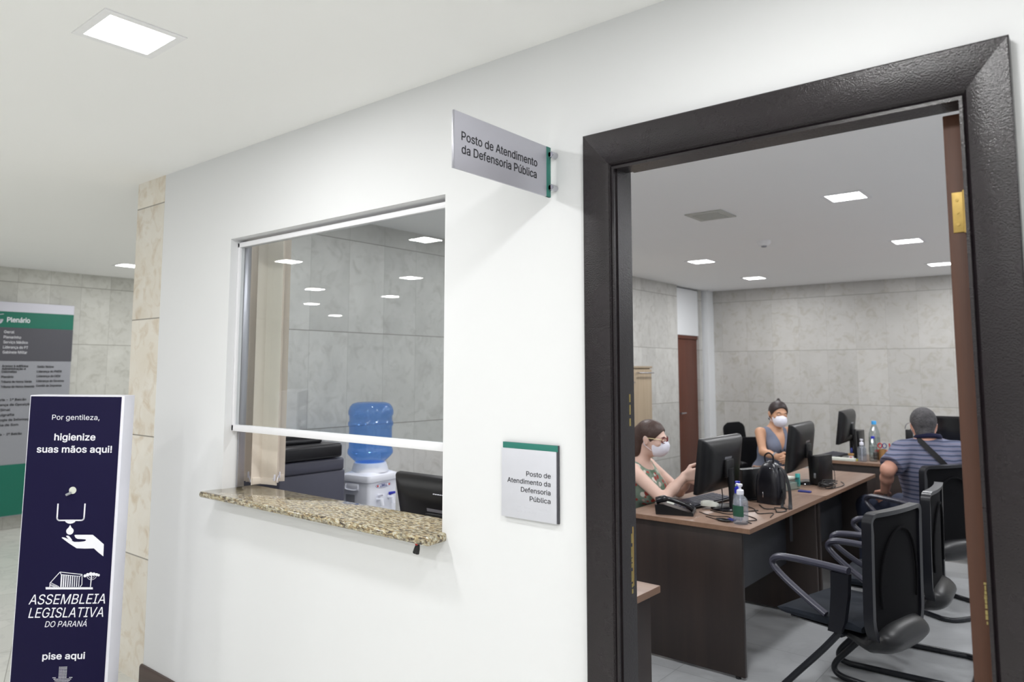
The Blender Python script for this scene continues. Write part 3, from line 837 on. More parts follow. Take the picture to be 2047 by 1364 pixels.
# ------------------------------------------------------------------ hand-sanitiser totem in front
def totem():
    az = math.radians(46.3); ro = math.radians(-0.6)
    dh = Vector((math.sin(az), math.cos(az), 0)); zz = Vector((0, 0, 1))
    d = dh*math.cos(ro)+zz*math.sin(ro); u = zz*math.cos(ro)-dh*math.sin(ro)
    top = Vector((-3.481, -0.636, 1.42)); O = top-u*1.42
    O.z += 0.0
    t = thing('sanitizer_totem', 'dark blue and white pedal hand sanitiser totem standing at far left', 'totem', tuple(O))
    n = d.cross(u)   # points at the viewer side
    F = frame((0, 0, 0), d, u)
    W_, H_ = 0.379, 1.42
    def slab(name, x0, x1, z0, z1, n0, n1, m, bev=0.001):
        mb = MB().box((x0, z0, n0), (x1, z1, n1), bev)
        for v in mb.bm.verts: v.co = F @ v.co
        return mb.build(name, m, t)
    slab('housing', 0, W_, 0.02, H_, -0.10, 0, 'totem_white', 0.003)
    slab('front_print', 0.004, W_-0.012, 0.02, H_-0.005, 0.0, 0.0012, 'navy', 0.0004)
    slab('foot', -0.03, W_+0.03, 0.0, 0.02, -0.16, 0.08, 'totem_white', 0.003)
    slab('pedal', 0.13, 0.25, 0.03, 0.045, 0.002, 0.11, 'alu_grey', 0.003)
    G = F @ Matrix.Translation((0, 0, 0.0012))
    kw = dict(parent=t)
    text('lettering', 'Por gentileza,', 'white_ink', G, 0.094, 1.319, 0.189, 0.0205, bold=0.0, **kw)
    text('lettering', 'higienize', 'white_ink', G, 0.109, 1.235, 0.162, 0.0265, bold=0.03, **kw)
    text('lettering', 'suas mãos aqui!', 'white_ink', G, 0.043, 1.185, 0.297, 0.0265, bold=0.03, **kw)
    text('lettering', 'ASSEMBLEIA', 'white_ink', G, 0.053, 0.5775, 0.298, 0.0385, bold=0.0, shear=0.22, **kw)
    text('lettering', 'LEGISLATIVA', 'white_ink', G, 0.056, 0.525, 0.291, 0.0385, bold=0.0, shear=0.22, **kw)
    text('lettering', 'DO PARANÁ', 'white_ink', G, 0.122, 0.488, 0.163, 0.0225, bold=0.0, shear=0.22, **kw)
    text('lettering', 'pise aqui', 'white_ink', G, 0.122, 0.362, 0.163, 0.0250, bold=0.03, **kw)
    def poly(name, pts, m='white_ink', lift=0.0002):
        mb = MB()
        for p in (pts if isinstance(pts[0][0], (tuple, list)) else [pts]):
            mb.prism([(q[0], q[1]) for q in p], (0, 0, 0.0004), O=(0, 0, lift))
        for v in mb.bm.verts: v.co = G @ v.co
        return mb.build(name, m, t, smooth=False)
    def band(p, wq):   # stroke as small quads
        out = []
        for (x0, y0), (x1, y1) in zip(p, p[1:]):
            L = math.hypot(x1-x0, y1-y0); nx, ny = -(y1-y0)/L*wq/2, (x1-x0)/L*wq/2
            ex, ey = (x1-x0)/L*wq*0.3, (y1-y0)/L*wq*0.3
            out.append([(x0-ex+nx, y0-ey+ny), (x0-ex-nx, y0-ey-ny), (x1+ex-nx, y1+ey-ny), (x1+ex+nx, y1+ey+ny)])
        return out
    arc = lambda cx, cy, r, a0, a1, n=6: [(cx+r*math.cos(math.radians(a0+(a1-a0)*k/n)), cy+r*math.sin(math.radians(a0+(a1-a0)*k/n))) for k in range(n+1)]
    poly('dispenser_icon', band([(0.141, 0.976)]+arc(0.152, 0.921, 0.011, 180, 270)+arc(0.236, 0.921, 0.011, 270, 360)+[(0.2475, 0.976)], 0.0055))
    poly('dispenser_icon', [(0.172, 0.910), (0.216, 0.910), (0.212, 0.903), (0.203, 0.898), (0.194, 0.8965), (0.185, 0.898), (0.176, 0.903)])
    poly('drop_icon', [(0.1945, 0.892), (0.1995, 0.882)]+arc(0.195, 0.867, 0.0145, 30, -210, 14)+[(0.1895, 0.882)])
    poly('hand_icon', [(0.164, 0.8405), (0.168, 0.8425), (0.176, 0.841), (0.196, 0.832), (0.215, 0.8235), (0.235, 0.8235), (0.254, 0.8255), (0.261, 0.829), (0.259, 0.833), (0.250, 0.834), (0.227, 0.8355), (0.219, 0.840), (0.2135, 0.850), (0.218, 0.852), (0.286, 0.8515), (0.305, 0.836), (0.332, 0.813), (0.333, 0.765), (0.312, 0.781), (0.294, 0.797), (0.260, 0.7965), (0.226, 0.798), (0.196, 0.817)])
    poly('hand_icon', [(0.181, 0.847), (0.185, 0.849), (0.192, 0.8475), (0.201, 0.838), (0.207, 0.829), (0.200, 0.829), (0.190, 0.836)])
    b = [[(0.115, 0.645), (0.299, 0.642), (0.300, 0.634), (0.116, 0.636)]]
    b += band([(0.131, 0.645), (0.131, 0.661), (0.167, 0.704), (0.254, 0.6935), (0.256, 0.654), (0.250, 0.645)], 0.0026)
    b += band([(0.167, 0.704), (0.172, 0.694), (0.246, 0.686), (0.254, 0.6935)], 0.0022)
    for k in range(9):
        x = 0.172+k*0.0088
        b.append([(x, 0.645), (x+0.0052-k*0.0003, 0.645), (x+0.0052-k*0.0003, 0.6935-k*0.0009), (x, 0.6945-k*0.0009)])
    b += band([(0.166, 0.646), (0.134, 0.662)], 0.002)+band([(0.158, 0.646), (0.133, 0.656)], 0.002)+band([(0.150, 0.646), (0.133, 0.651)], 0.002)
    poly('building_icon', b)
    tr = [[(0.2885, 0.643), (0.2915, 0.643), (0.2935, 0.690), (0.2895, 0.690)]]
    for cx, cy, r in ((0.266, 0.688, 0.006), (0.276, 0.692, 0.007), (0.288, 0.695, 0.0075), (0.300, 0.694, 0.007), (0.311, 0.692, 0.006), (0.319, 0.690, 0.005)):
        tr.append(arc(cx, cy, r, 0, 330, 11))
    tr += band(arc(0.292, 0.692, 0.020, 205, 335, 8), 0.0016)+band(arc(0.292, 0.690, 0.012, 205, 335, 8), 0.0014)
    poly('tree_icon', tr)
    dots = []
    for j in range(14):
        for i in range(-8, 9):
            y = 0.331-j*0.0058; x = 0.204+i*0.0046
            if (j < 7 and abs(i) <= 3) or (j >= 7 and abs(i) <= 8-(j-7) and not (j < 8 and abs(i) in (4, 5))):
                dots.append(arc(x, y, 0.0017, 0, 300, 5))
    poly('arrow_icon', dots)
    poly('spout_hole', arc(0.195, 1.031, 0.0145, 0, 345, 23), 'paper')
    mb = MB().tube([G @ Vector((0.191, 1.022, 0.004)), G @ Vector((0.174, 1.013, 0.010))], 0.005, 10); mb.build('spout', 'mug', t)
totem()

# ------------------------------------------------------------------ directory board on the lobby's stone wall
def directory():
    y0, y1 = 0.16, 1.215
    t = thing('directory_board', 'tall grey and green directory board headed Plenário, on the stone wall at far left', 'sign', (-8.26, y0, 0))
    W_ = y1-y0
    MB().box((-0.069, 0, 0.13), (0.055, W_, 2.18), 0.004).build('board', 'plen_grey', t)
    MB().box((0.055, 0.0, 2.086), (0.0575, W_, 2.178), 0.0).build('top_band', 'plen_top', t, smooth=False)
    MB().box((0.055, 0.0, 1.932), (0.0575, W_, 2.0855), 0.0).build('green_band', 'plen_green', t, smooth=False)
    MB().box((0.055, 0.0, 1.61), (0.0575, W_, 1.9315), 0.0).build('dark_band', 'plen_dark', t, smooth=False)
    MB().box((0.055, 0.0, 0.14), (0.0575, W_, 0.62), 0.0).build('green_base', 'plen_green', t, smooth=False)
    F = frame((0.0575, -y0, 0), (0, 1, 0), (0, 0, 1))
    T = lambda s_, y, z, wq, cap, m, bold=0.0: text('lettering', s_, m, F, y, z, wq, cap, bold=bold, parent=t, depth=0.001, lift=0.0015)
    T('Plenário', 0.632, 1.985, 0.192, 0.045, 'white_ink', 0.03)
    arcs = MB()
    for k in range(3):
        pts = [F @ Vector((0.56+0.035*math.cos(a)*(1-k*0.25), 2.01+0.045*math.sin(a), 0.002)) for a in [PI*(1.0+i/10) for i in range(11)]]
        arcs.tube(pts, 0.0035, 6)
    arcs.tube([F @ Vector((0.53, 2.045, 0.002)), F @ Vector((0.60, 2.06, 0.002))], 0.003, 6)
    arcs.build('emblem', 'plen_top', t)
    for s_, z, wq in (('Geral', 1.876, 0.085), ('Plenarinho', 1.826, 0.145), ('Serviço Médico', 1.778, 0.205), ('Liderança do PT', 1.729, 0.21), ('Gabinete Militar', 1.681, 0.205)):
        T(s_, 0.612, z, wq, 0.026, 'white_ink')
    for s_, z, wq in (('Acesso à edifícios', 1.551, 0.22), ('Administração e', 1.524, 0.20), ('Gabinetes', 1.496, 0.125), ('Plenário', 1.447, 0.10), ('Tribuna de Honra Verde', 1.400, 0.258), ('Tribuna de Honra Amarela', 1.352, 0.282)):
        T(s_, 0.614, z, wq, 0.022, 'ink', 0.012)
    for s_, z, wq in (('Salão Nobre', 1.545, 0.145), ('Liderança do PMDB', 1.498, 0.22), ('Liderança do DEM', 1.452, 0.21), ('Liderança do Governo', 1.404, 0.245), ('Comitê de Imprensa', 1.358, 0.225)):
        T(s_, 0.912, z, wq, 0.022, 'ink', 0.012)
    for s_, z, y, wq in (('Galeria - 1º Balcão', 1.228, 0.555, 0.28), ('Liderança da Oposição', 1.180, 0.545, 0.335), ('TV Sinal', 1.132, 0.565, 0.14), ('Taquigrafia', 1.084, 0.55, 0.19), ('Tecnologia da Informação', 1.036, 0.53, 0.37), ('Sistema de Som', 0.988, 0.54, 0.24), ('Galeria - 2º Balcão', 0.900, 0.555, 0.26)):
        T(s_, y, z, wq, 0.022, 'ink', 0.012)
directory()
# ------------------------------------------------------------------ furniture
def desk(name, x0, x1, y0, y1, label, grp, ztop=0.74, legs_along='Y', modesty='far', top='desk_top'):
    t = thing(name, label, 'desk', ((x0+x1)/2, (y0+y1)/2, 0), 0, grp)
    w, d = (x1-x0)/2, (y1-y0)/2
    MB().box((-w, -d, ztop-0.025), (w, d, ztop), 0.0015).build('desktop', top, t)
    mb = MB()
    for a, b, c, e in ((-w-0.0006, -d-0.0006, w+0.0006, -d+0.0004), (-w-0.0006, d-0.0004, w+0.0006, d+0.0006), (-w-0.0006, -d, -w+0.0004, d), (w-0.0004, -d, w+0.0006, d)):
        mb.box((a, b, ztop-0.0245), (c, e, ztop-0.001))
    bmesh.ops.remove_doubles(mb.bm, verts=mb.bm.verts, dist=1e-6)
    mb.build('edging', 'desk_edge', t, smooth=False)
    if legs_along == 'Y':     # side panels at the y ends
        MB().box((-w+0.04, -d+0.018, 0.012), (w-0.05, -d+0.043, ztop-0.025), 0.001).build('side_panel', 'desk_side', t)
        MB().box((-w+0.04, d-0.043, 0.012), (w-0.05, d-0.018, ztop-0.025), 0.001).build('side_panel', 'desk_side', t)
        MB().box((0.10, -d+0.043, 0.30), (0.118, d-0.043, ztop-0.026), 0.001).build('modesty_panel', 'desk_modesty', t)
        for sy in (-1, 1):
            for sx in (-1, 1):
                MB().lathe([(0.0, 0.0), (0.014, 0.0), (0.014, 0.008), (0.008, 0.0125), (0.0, 0.0125)], c=(sx*(w-0.09), sy*(d-0.03), 0), seg=14).build('foot', 'black', t)
    else:
        MB().box((-w+0.018, -d+0.04, 0.012), (-w+0.043, d-0.04, ztop-0.025), 0.001).build('side_panel', 'desk_side', t)
        MB().box((w-0.043, -d+0.04, 0.012), (w-0.018, d-0.04, ztop-0.025), 0.001).build('side_panel', 'desk_side', t)
        if modesty == 'near': MB().box((-w+0.043, -d+0.03, 0.10), (w-0.043, -d+0.048, ztop-0.026), 0.001).build('modesty_panel', 'desk_side', t)
        else: MB().box((-w+0.043, -0.12, 0.30), (w-0.043, -0.102, ztop-0.026), 0.001).build('modesty_panel', 'desk_modesty', t)
        for sy in (-1, 1):
            for sx in (-1, 1):
                MB().lathe([(0.0, 0.0), (0.014, 0.0), (0.014, 0.008), (0.008, 0.0125), (0.0, 0.0125)], c=(sx*(w-0.03), sy*(d-0.09), 0), seg=14).build('foot', 'black', t)
    return t

desk('office_desk', -2.13, -1.42, 1.872, 3.118, 'nearest wooden desk in the office, with the desk phone and pump bottle on it', 'desks in the office')
desk('office_desk', -2.13, -1.415, 3.122, 4.385, 'wooden desk joined behind the nearest one, holding the middle monitor and a cable pile', 'desks in the office')
desk('office_desk', -2.06, -0.45, 5.07, 5.75, 'rear desk along the stone wall with bottles and pencil cup on it', 'desks in the office', legs_along='X', modesty='near', top='desk_top_x')
desk('office_desk', -2.72, -1.315, 0.165, 0.735, 'desk directly behind the service window, its corner showing at the left door jamb', 'desks in the office', legs_along='X', top='desk_top_x')

# pale oak cabinet against the side wall
t = thing('cabinet', 'pale oak cabinet with a metal bar handle, behind the woman with glasses', 'cabinet', (-3.70, 4.36, 0))
MB().box((-0.195, -0.40, 0.04), (0.18, 0.40, 1.545), 0.002).build('carcass', 'cabinet', t)
MB().box((-0.198, -0.405, 1.545), (0.205, 0.405, 1.565), 0.002).build('top', 'cabinet', t)
MB().box((-0.19, -0.38, 0.0), (0.16, 0.38, 0.04)).build('plinth', 'black', t, smooth=False)
d = MB().box((0.1805, 0.003, 0.05), (0.199, 0.398, 1.535), 0.0015).build('door', 'cabinet', t)
mb = MB(); mb.tube([(0.200, 0.10, 1.50), (0.228, 0.10, 1.50), (0.228, 0.39, 1.50), (0.200, 0.39, 1.50)], 0.006, 10); mb.build('handle', 'steel', d)
mb = MB(); mb.cyl((0.199, 0.035, 1.41), (0.204, 0.035, 1.41), 0.011); mb.box((0.204, 0.033, 1.405), (0.222, 0.036, 1.415)); mb.build('key', 'steel', d)
d = MB().box((0.1805, -0.398, 0.05), (0.199, -0.003, 1.535), 0.0015).build('door', 'cabinet', t)
mb = MB(); mb.tube([(0.200, -0.39, 1.50), (0.228, -0.39, 1.50), (0.228, -0.10, 1.50), (0.200, -0.10, 1.50)], 0.006, 10); mb.build('handle', 'steel', d)

# cantilever visitor chair: local +Y = forward, origin on the floor under the middle of the backrest
def visitor_chair(loc, az, label):
    t = thing('visitor_chair', label, 'chair', loc, az, 'black cantilever visitor chairs')
    # backrest: rounded upright frame, bowed, leaning back
    def back_pt(x, z):
        k = (z-0.40)/0.52
        return Vector((x, -0.010-0.010*max(0, k)**1.5+0.020*(abs(x)/0.24)**2, z))
    W_, ZB, ZT = 0.238, 0.44, 0.92
    out = []
    n = 40
    def outline(w, zb, zt, rb, rtp):
        pts = []
        for cx, cz, r, a0 in ((w-rtp, zt-rtp, rtp, 0), (-w+rtp, zt-rtp, rtp, 90), (-w+rb, zb+rb, rb, 180), (w-rb, zb+rb, rb, 270)):
            for k in range(8):
                a = math.radians(a0+90*k/7); pts.append((cx+r*math.cos(a), cz+r*math.sin(a)))
        m = []
        for (xa, za), (xb, zb_) in zip(pts, pts[1:]+pts[:1]):
            L = math.hypot(xb-xa, zb_-za); q = max(1, int(L/0.04))
            for k in range(q): m.append((xa+(xb-xa)*k/q, za+(zb_-za)*k/q))
        return m
    ol = outline(W_, ZB-0.10, ZT, 0.14, 0.045)
    mb = MB(); secs = []
    nn = len(ol)
    for i, (x, z) in enumerate(ol):
        xa, za = ol[i-1]; xb, zb_ = ol[(i+1) % nn]
        tx, tz = xb-xa, zb_-za; L = math.hypot(tx, tz); nx, nz = tz/L, -tx/L
        wdt = 0.020 if z > 0.86 else 0.026
        c0 = back_pt(x, z); c1 = back_pt(x-nx*wdt, z-nz*wdt)
        secs.append([c0+Vector((0, 0.020, 0)), c0+Vector((0, -0.022, 0)), c1+Vector((0, -0.017, 0)), c1+Vector((0, 0.015, 0))])
    secs.append(secs[0])
    mb.loft(secs, False); bmesh.ops.remove_doubles(mb.bm, verts=mb.bm.verts, dist=1e-6)
    bf = mb.build('backrest_frame', 'frame_gloss', t)
    mb = MB(); ix = [-1+2*i/12 for i in range(13)]
    def grid(y_off):
        rows = []
        for j in range(15):
            z = (ZB-0.08)+(ZT-0.02-(ZB-0.08))*j/14
            wloc = W_-0.018
            if z < ZB+0.03: wloc = 0.10+(W_-0.018-0.10)*math.sqrt(max(0, 1-((ZB+0.03-z)/0.115)**2))
            rows.append([mb.bm.verts.new(back_pt(x*wloc, z)+Vector((0, y_off, 0))) for x in ix])
        return rows
    A, B = grid(0.006), grid(-0.006)
    for R in (A, B):
        for j in range(14):
            for i in range(12): mb.bm.faces.new((R[j][i], R[j][i+1], R[j+1][i+1], R[j+1][i]))
    ring = lambda R: R[0]+[r[-1] for r in R[1:]]+R[-1][-2::-1]+[r[0] for r in R[-2:0:-1]]
    ra, rb = ring(A), ring(B)
    for i in range(len(ra)):
        j = (i+1) % len(ra); mb.bm.faces.new((ra[i], ra[j], rb[j], rb[i]))
    mb.build('backrest_mesh', 'mesh', t)
    # lumbar arc and lower shell behind
    mb = MB()
    pts = [back_pt(0.17*math.cos(a), 0.60+0.24*math.sin(a))+Vector((0, -0.014, 0)) for a in [math.radians(-20+220*k/20) for k in range(21)]]
    mb.tube(pts, 0.006, 8); mb.build('lumbar_arc', 'mesh', t)
    # seat: upholstered pad on a plastic pan with a rounded tail
    mb = MB(); secs = []
    for k in range(13):
        a = k/12; y = 0.05+0.40*a
        w = 0.245*(1-0.10*(1-min(1, a*4))**2) if a < 0.85 else 0.245*(1-0.12*((a-0.85)/0.15)**2)
        zt = 0.462+0.006*math.cos(a*PI)-(0.030*((a-0.8)/0.2)**2 if a > 0.8 else 0)-(0.028*((0.15-a)/0.15)**2 if a < 0.15 else 0)
        zb = 0.405+(0.016*((a-0.8)/0.2)**2 if a > 0.8 else 0)
        sec = []
        for th in [2*PI*q/20 for q in range(20)]:
            cx = math.copysign(abs(math.cos(th))**0.42, math.cos(th)); cz = math.copysign(abs(math.sin(th))**0.55, math.sin(th))
            sec.append((w*cx, y, (zt+zb)/2+(zt-zb)/2*cz))
        secs.append(sec)
    mb.loft(secs); mb.build('seat', 'seat_cloth', t)
    mb = MB(); secs = []
    for k in range(21):
        a = (k/20)**1.4; e_ = math.sqrt(max(0.0, 1-max(0, (0.22-a)/0.22)**2)); y = -0.075+0.47*a; w = 0.215*(0.55+0.45*e_)*(1-0.10*a)
        zm = 0.385 if a < 0.3 else 0.385+0.012*min(1, (a-0.3)/0.3); hz = (0.075 if a < 0.25 else 0.075-0.052*min(1, (a-0.25)/0.25))*max(0.12, e_)
        zb, zt = zm-hz, min(zm+hz, 0.47 if a < 0.2 else 0.42)
        sec = []
        for th in [2*PI*q/24 for q in range(24)]:
            cx = math.copysign(abs(math.cos(th))**0.8, math.cos(th)); cz = math.copysign(abs(math.sin(th))**0.85, math.sin(th))
            sec.append((w*cx, y, (zt+zb)/2+(zt-zb)/2*cz))
        secs.append(sec)
    mb.loft(secs); mb.build('seat_pan', 'black', t)
    # armrests: triangular closed loops
    for s in (-1, 1):
        x = s*0.248
        mb = MB()
        p = [(x, 0.08, 0.668), (x, 0.20, 0.672), (x, 0.34, 0.672), (x, 0.415, 0.664), (x, 0.445, 0.640), (x, 0.432, 0.612), (x, 0.37, 0.565), (x, 0.27, 0.505), (x, 0.19, 0.462)]
        mb.tube(smooth_path(p, 4), [0.021]*(len(p)*4-4-16)+[0.018]*17, 10, flat=0.75)
        mb.build('armrest', 'arm', t)
        mb = MB(); mb.loft([[(x-0.014, yy-a, z), (x+0.014, yy-a, z), (x+0.014, yy+a, z), (x-0.014, yy+a, z)] for yy, a, z in ((0.115, 0.040, 0.655), (0.12, 0.038, 0.56), (0.135, 0.034, 0.45), (0.15, 0.028, 0.40))])
        mb.build('arm_post', 'frame_gloss', t)
    # sled base: sloping legs, floor runners, rear bow
    xs = 0.242; rl = 0.0145
    path = [(xs, 0.13, 0.405), (xs, 0.22, 0.30), (xs, 0.36, 0.15), (xs, 0.425, 0.075), (xs, 0.43, 0.035), (xs, 0.39, 0.016), (xs, 0.30, 0.0145), (xs, 0.10, 0.0145), (xs, -0.06, 0.0145)]
    bow = [(xs, -0.10, 0.0145), (xs-0.03, -0.145, 0.0145), (xs-0.09, -0.16, 0.0145)]
    left = smooth_path(path+bow, 5)
    right = [Vector((-p.x, p.y, p.z)) for p in left[::-1]]
    mb = MB().tube(left+right, rl, 12); mb.build('sled_base', 'tube', t)
    mb = MB().tube([(-0.15, 0.13, 0.385), (-0.242, 0.13, 0.39)], 0.011, 10); mb.tube([(0.15, 0.13, 0.385), (0.242, 0.13, 0.39)], 0.011, 10); mb.box((-0.16, 0.09, 0.372), (0.16, 0.18, 0.392), 0.003)
    mb.build('seat_bracket', 'tube', t)
    return t
visitor_chair((-0.775, 1.885, 0), -77, 'nearest black cantilever chair, empty, its back toward the open doorway')
visitor_chair((-0.748, 2.665, 0), -92, 'empty black cantilever chair between the nearest chair and the seated man')
visitor_chair((-0.83, 3.76, 0), -59, 'black cantilever chair the man in the striped shirt sits on')

def office_chair(loc, az, label, hb=0.95):
    t = thing('office_chair', label, 'chair', loc, az, 'office chairs behind the desks')
    mb = MB(); secs = []
    for k in range(15):
        a = k/14; z = 0.56+(hb-0.56)*a
        w = 0.22*(0.80+0.2*math.sin(min(1, a*1.6)*PI/2)) * (1-0.45*max(0, (a-0.8)/0.2)**3); d_ = 0.03*(1-0.4*max(0, (a-0.8)/0.2)**2)
        y = -0.21-0.05*a
        secs.append([(w*math.copysign(abs(math.cos(q))**0.6, math.cos(q)), y+d_*math.sin(q), z) for q in [2*PI*i/20 for i in range(20)]])
    mb.loft(secs); mb.build('backrest', 'mesh', t)
    mb = MB(); secs = []
    for k in range(11):
        a = k/10; y = -0.22+0.46*a; w = 0.24*math.sqrt(max(0.05, 1-abs(2*a-1)**4)); hh = 0.035*math.sqrt(max(0.08, 1-abs(2*a-1)**5))
        secs.append([(w*math.copysign(abs(math.cos(q))**0.6, math.cos(q)), y, 0.445+hh*math.sin(q)) for q in [2*PI*i/20 for i in range(20)]])
    mb.loft(secs); mb.build('seat', 'seat_cloth', t)
    MB().cyl((0, 0, 0.10), (0, 0, 0.415), 0.028).build('gas_column', 'black_gloss', t)
    MB().tube(smooth_path([(0, 0.02, 0.405), (0, -0.17, 0.40), (0, -0.255, 0.45), (0, -0.262, 0.66)], 6), 0.016, 10).build('back_bracket', 'black', t)
    mb = MB()
    for k in range(5):
        a = math.radians(18+72*k); mb.tube([(0, 0, 0.105), (0.27*math.cos(a), 0.27*math.sin(a), 0.07)], [0.022, 0.014], 10)
    mb.build('star_base', 'black', t)
    for k in range(5):
        a = math.radians(18+72*k); c = Vector((0.275*math.cos(a), 0.275*math.sin(a), 0.028)); q = Vector((-math.sin(a), math.cos(a), 0))
        MB().tube([c-q*0.02, c+q*0.02], 0.027, 16).build('caster', 'black', t)
    for s in (-1, 1):
        MB().tube(smooth_path([(s*0.20, 0.0, 0.41), (s*0.27, 0.0, 0.44), (s*0.275, 0.0, 0.60), (s*0.272, -0.02, 0.64)], 5), 0.013, 10).build('arm_post', 'black', t)
        MB().box((s*0.272-0.03, -0.13, 0.635), (s*0.272+0.03, 0.11, 0.662), 0.012, 3).build('armrest', 'black', t)
    return t
office_chair((-2.42, 2.29, 0), 82, 'office chair the woman with glasses sits on, mostly hidden by the door frame', 0.88)
office_chair((-2.62, 5.32, 0), 126, 'black office chair the woman in the grey top sits on', 0.86)
office_chair((-2.98, 6.08, 0), 98, 'empty black office chair with a rounded back, in front of the stone wall corner', 0.955)

# ------------------------------------------------------------------ monitors, computers, phone, keyboards
def monitor(loc, az, label, z0=0.80, w=0.51, h=0.33, tiltdeg=7, base=True):
    t = thing('monitor', label, 'monitor', loc, az, 'computer monitors')
    ct, st = math.cos(math.radians(tiltdeg)), math.sin(math.radians(tiltdeg))
    zb = z0-loc[2]
    def T(x, y, z): return Vector((x, y*ct-(z)*st, zb+z*ct+y*st))
    mb = MB(); secs = []
    for (inset, y) in ((0.0, 0.03), (0.0, 0.012), (0.004, 0.004), (0.020, -0.012), (0.055, -0.028), (0.10, -0.036), (0.17, -0.040)):
        a, b = w/2-inset, h/2-inset*0.72
        sec = []
        for cx, cz, a0 in ((a, b, 0), (-a, b, 90), (-a, -b, 180), (a, -b, 270)):
            r = 0.008+inset*0.25
            for k in range(5):
                q = math.radians(a0+90*k/4); sec.append(T(math.copysign(abs(cx)-r, cx)+r*math.cos(q), y, h/2+math.copysign(abs(cz)-r, cz)+r*math.sin(q)))
        secs.append(sec)
    mb.loft(secs); mb.build('casing', 'black', t)
    mb = MB(); a = w/2-0.018
    mb.loft([[T(-a, yy, 0.024), T(a, yy, 0.024), T(a, yy, h-0.018), T(-a, yy, h-0.018)] for yy in (0.0285, 0.0312)])
    mb.build('screen', 'screen', t, smooth=False)
    mb = MB(); mb.loft([[T(-0.045, yy, h*0.62), T(0.045, yy, h*0.62), T(0.045, yy, h*0.66), T(-0.045, yy, h*0.66)] for yy in (-0.0405, -0.0375)])
    mb.build('maker_badge', 'alu_grey', t, smooth=False)
    mb = MB(); p = T(0, -0.045, h*0.45)
    mb.tube([(0, -0.085, 0.012), (0, -0.080, 0.10), (0, p.y-0.012, p.z)], [0.034, 0.030, 0.034], 14, flat=0.5, upv=(0, 1, 0)); mb.build('stand', 'black', t)
    mb = MB(); mb.box((-0.05, p.y-0.015, p.z-0.05), (0.05, p.y+0.008, p.z+0.05), 0.006); mb.build('mount_plate', 'black', t)
    mb = MB(); secs = []
    for z, k in ((0.0, 0.97), (0.006, 1.0), (0.012, 0.96), (0.016, 0.80)):
        secs.append([(0.115*k*math.cos(q), -0.045+0.080*k*math.sin(q), z) for q in [2*PI*i/32 for i in range(32)]])
    mb.loft(secs); mb.build('base', 'black_gloss', t)
    return t
monitor((-1.775, 2.33, 0.74), -88, 'black monitor nearest the door, seen from behind, beside the desk phone', 0.835, h=0.31)
monitor((-1.72, 3.58, 0.74), -92, 'black monitor on the middle desk in front of the woman in the grey top', 0.825)
monitor((-1.87, 5.34, 0.74), -93, 'small looking black monitor at the left end of the rear desk', 0.872, h=0.295)
monitor((-0.99, 5.42, 0.74), 172, 'large black screen right of the man, cut off by the door', 0.80, w=0.46, h=0.34, tiltdeg=3)
mw = monitor((-2.02, 0.36, 0.74), 0, 'black monitor behind the service window with a white maker mark on its back', 0.80, w=0.51, h=0.315, tiltdeg=12)
# small white dots of a maker mark
mb = MB(); ct, st = math.cos(math.radians(12)), math.sin(math.radians(12))
for k in range(6):
    x = 0.065-k*0.012; y, z = -0.0385, 0.268
    mb.box((x-0.004, y*ct-z*st-0.003, 0.06+z*ct+y*st-0.0015), (x+0.003, y*ct-z*st+0.001, 0.06+z*ct+y*st+0.0015))
mb.build('white_mark', 'white_plastic', mw, smooth=False)
t = thing('cable_coil', 'loop of black cable hanging behind the monitor at the service window', 'cable', (-1.94, 0.215, 0.7405))
mb = MB(); mb.tube(smooth_path([(-0.12, 0.0, 0.006), (-0.09, -0.01, 0.13), (0.0, -0.01, 0.175), (0.10, -0.005, 0.13), (0.14, 0.0, 0.006)], 8), 0.004, 8)
mb.tube(smooth_path([(-0.10, -0.014, 0.006), (-0.05, -0.02, 0.10), (0.04, -0.02, 0.145), (0.12, -0.015, 0.09), (0.17, 0.0, 0.006)], 8), 0.004, 8)
mb.tube(smooth_path([(-0.16, 0.01, 0.006), (-0.06, -0.03, 0.06), (0.06, -0.03, 0.10), (0.19, -0.01, 0.006)], 8), 0.004, 8); mb.build('loop', 'black_gloss', t)

def mini_pc(loc, az, label, h=0.20, w=0.055, d=0.19):
    t = thing('mini_computer', label, 'computer', loc, az, 'small upright computers on the desks')
    MB().box((-w/2, -d/2, 0.008), (w/2, d/2, h), 0.004, 2).build('case', 'black', t)
    MB().box((-w/2-0.02, -d*0.35, 0.0), (w/2+0.02, d*0.35, 0.009), 0.003).build('foot', 'black', t)
    mb = MB(); mb.box((-w*0.12, -d/2-0.001, h*0.25), (w*0.12, -d/2+0.001, h*0.42), 0.0005); mb.build('port_plate', 'alu_grey', t)
    return t
mini_pc((-1.735, 2.72, 0.74), 25, 'small black upright computer just right of the nearest monitor', 0.185, 0.06, 0.19)
mini_pc((-1.575, 3.60, 0.74), 10, 'black upright computer right of the middle monitor', 0.20, 0.06, 0.20)
mini_pc((-1.845, 5.63, 0.74), 0, 'black upright computer behind the far monitor on the rear desk', 0.23, 0.085, 0.20)

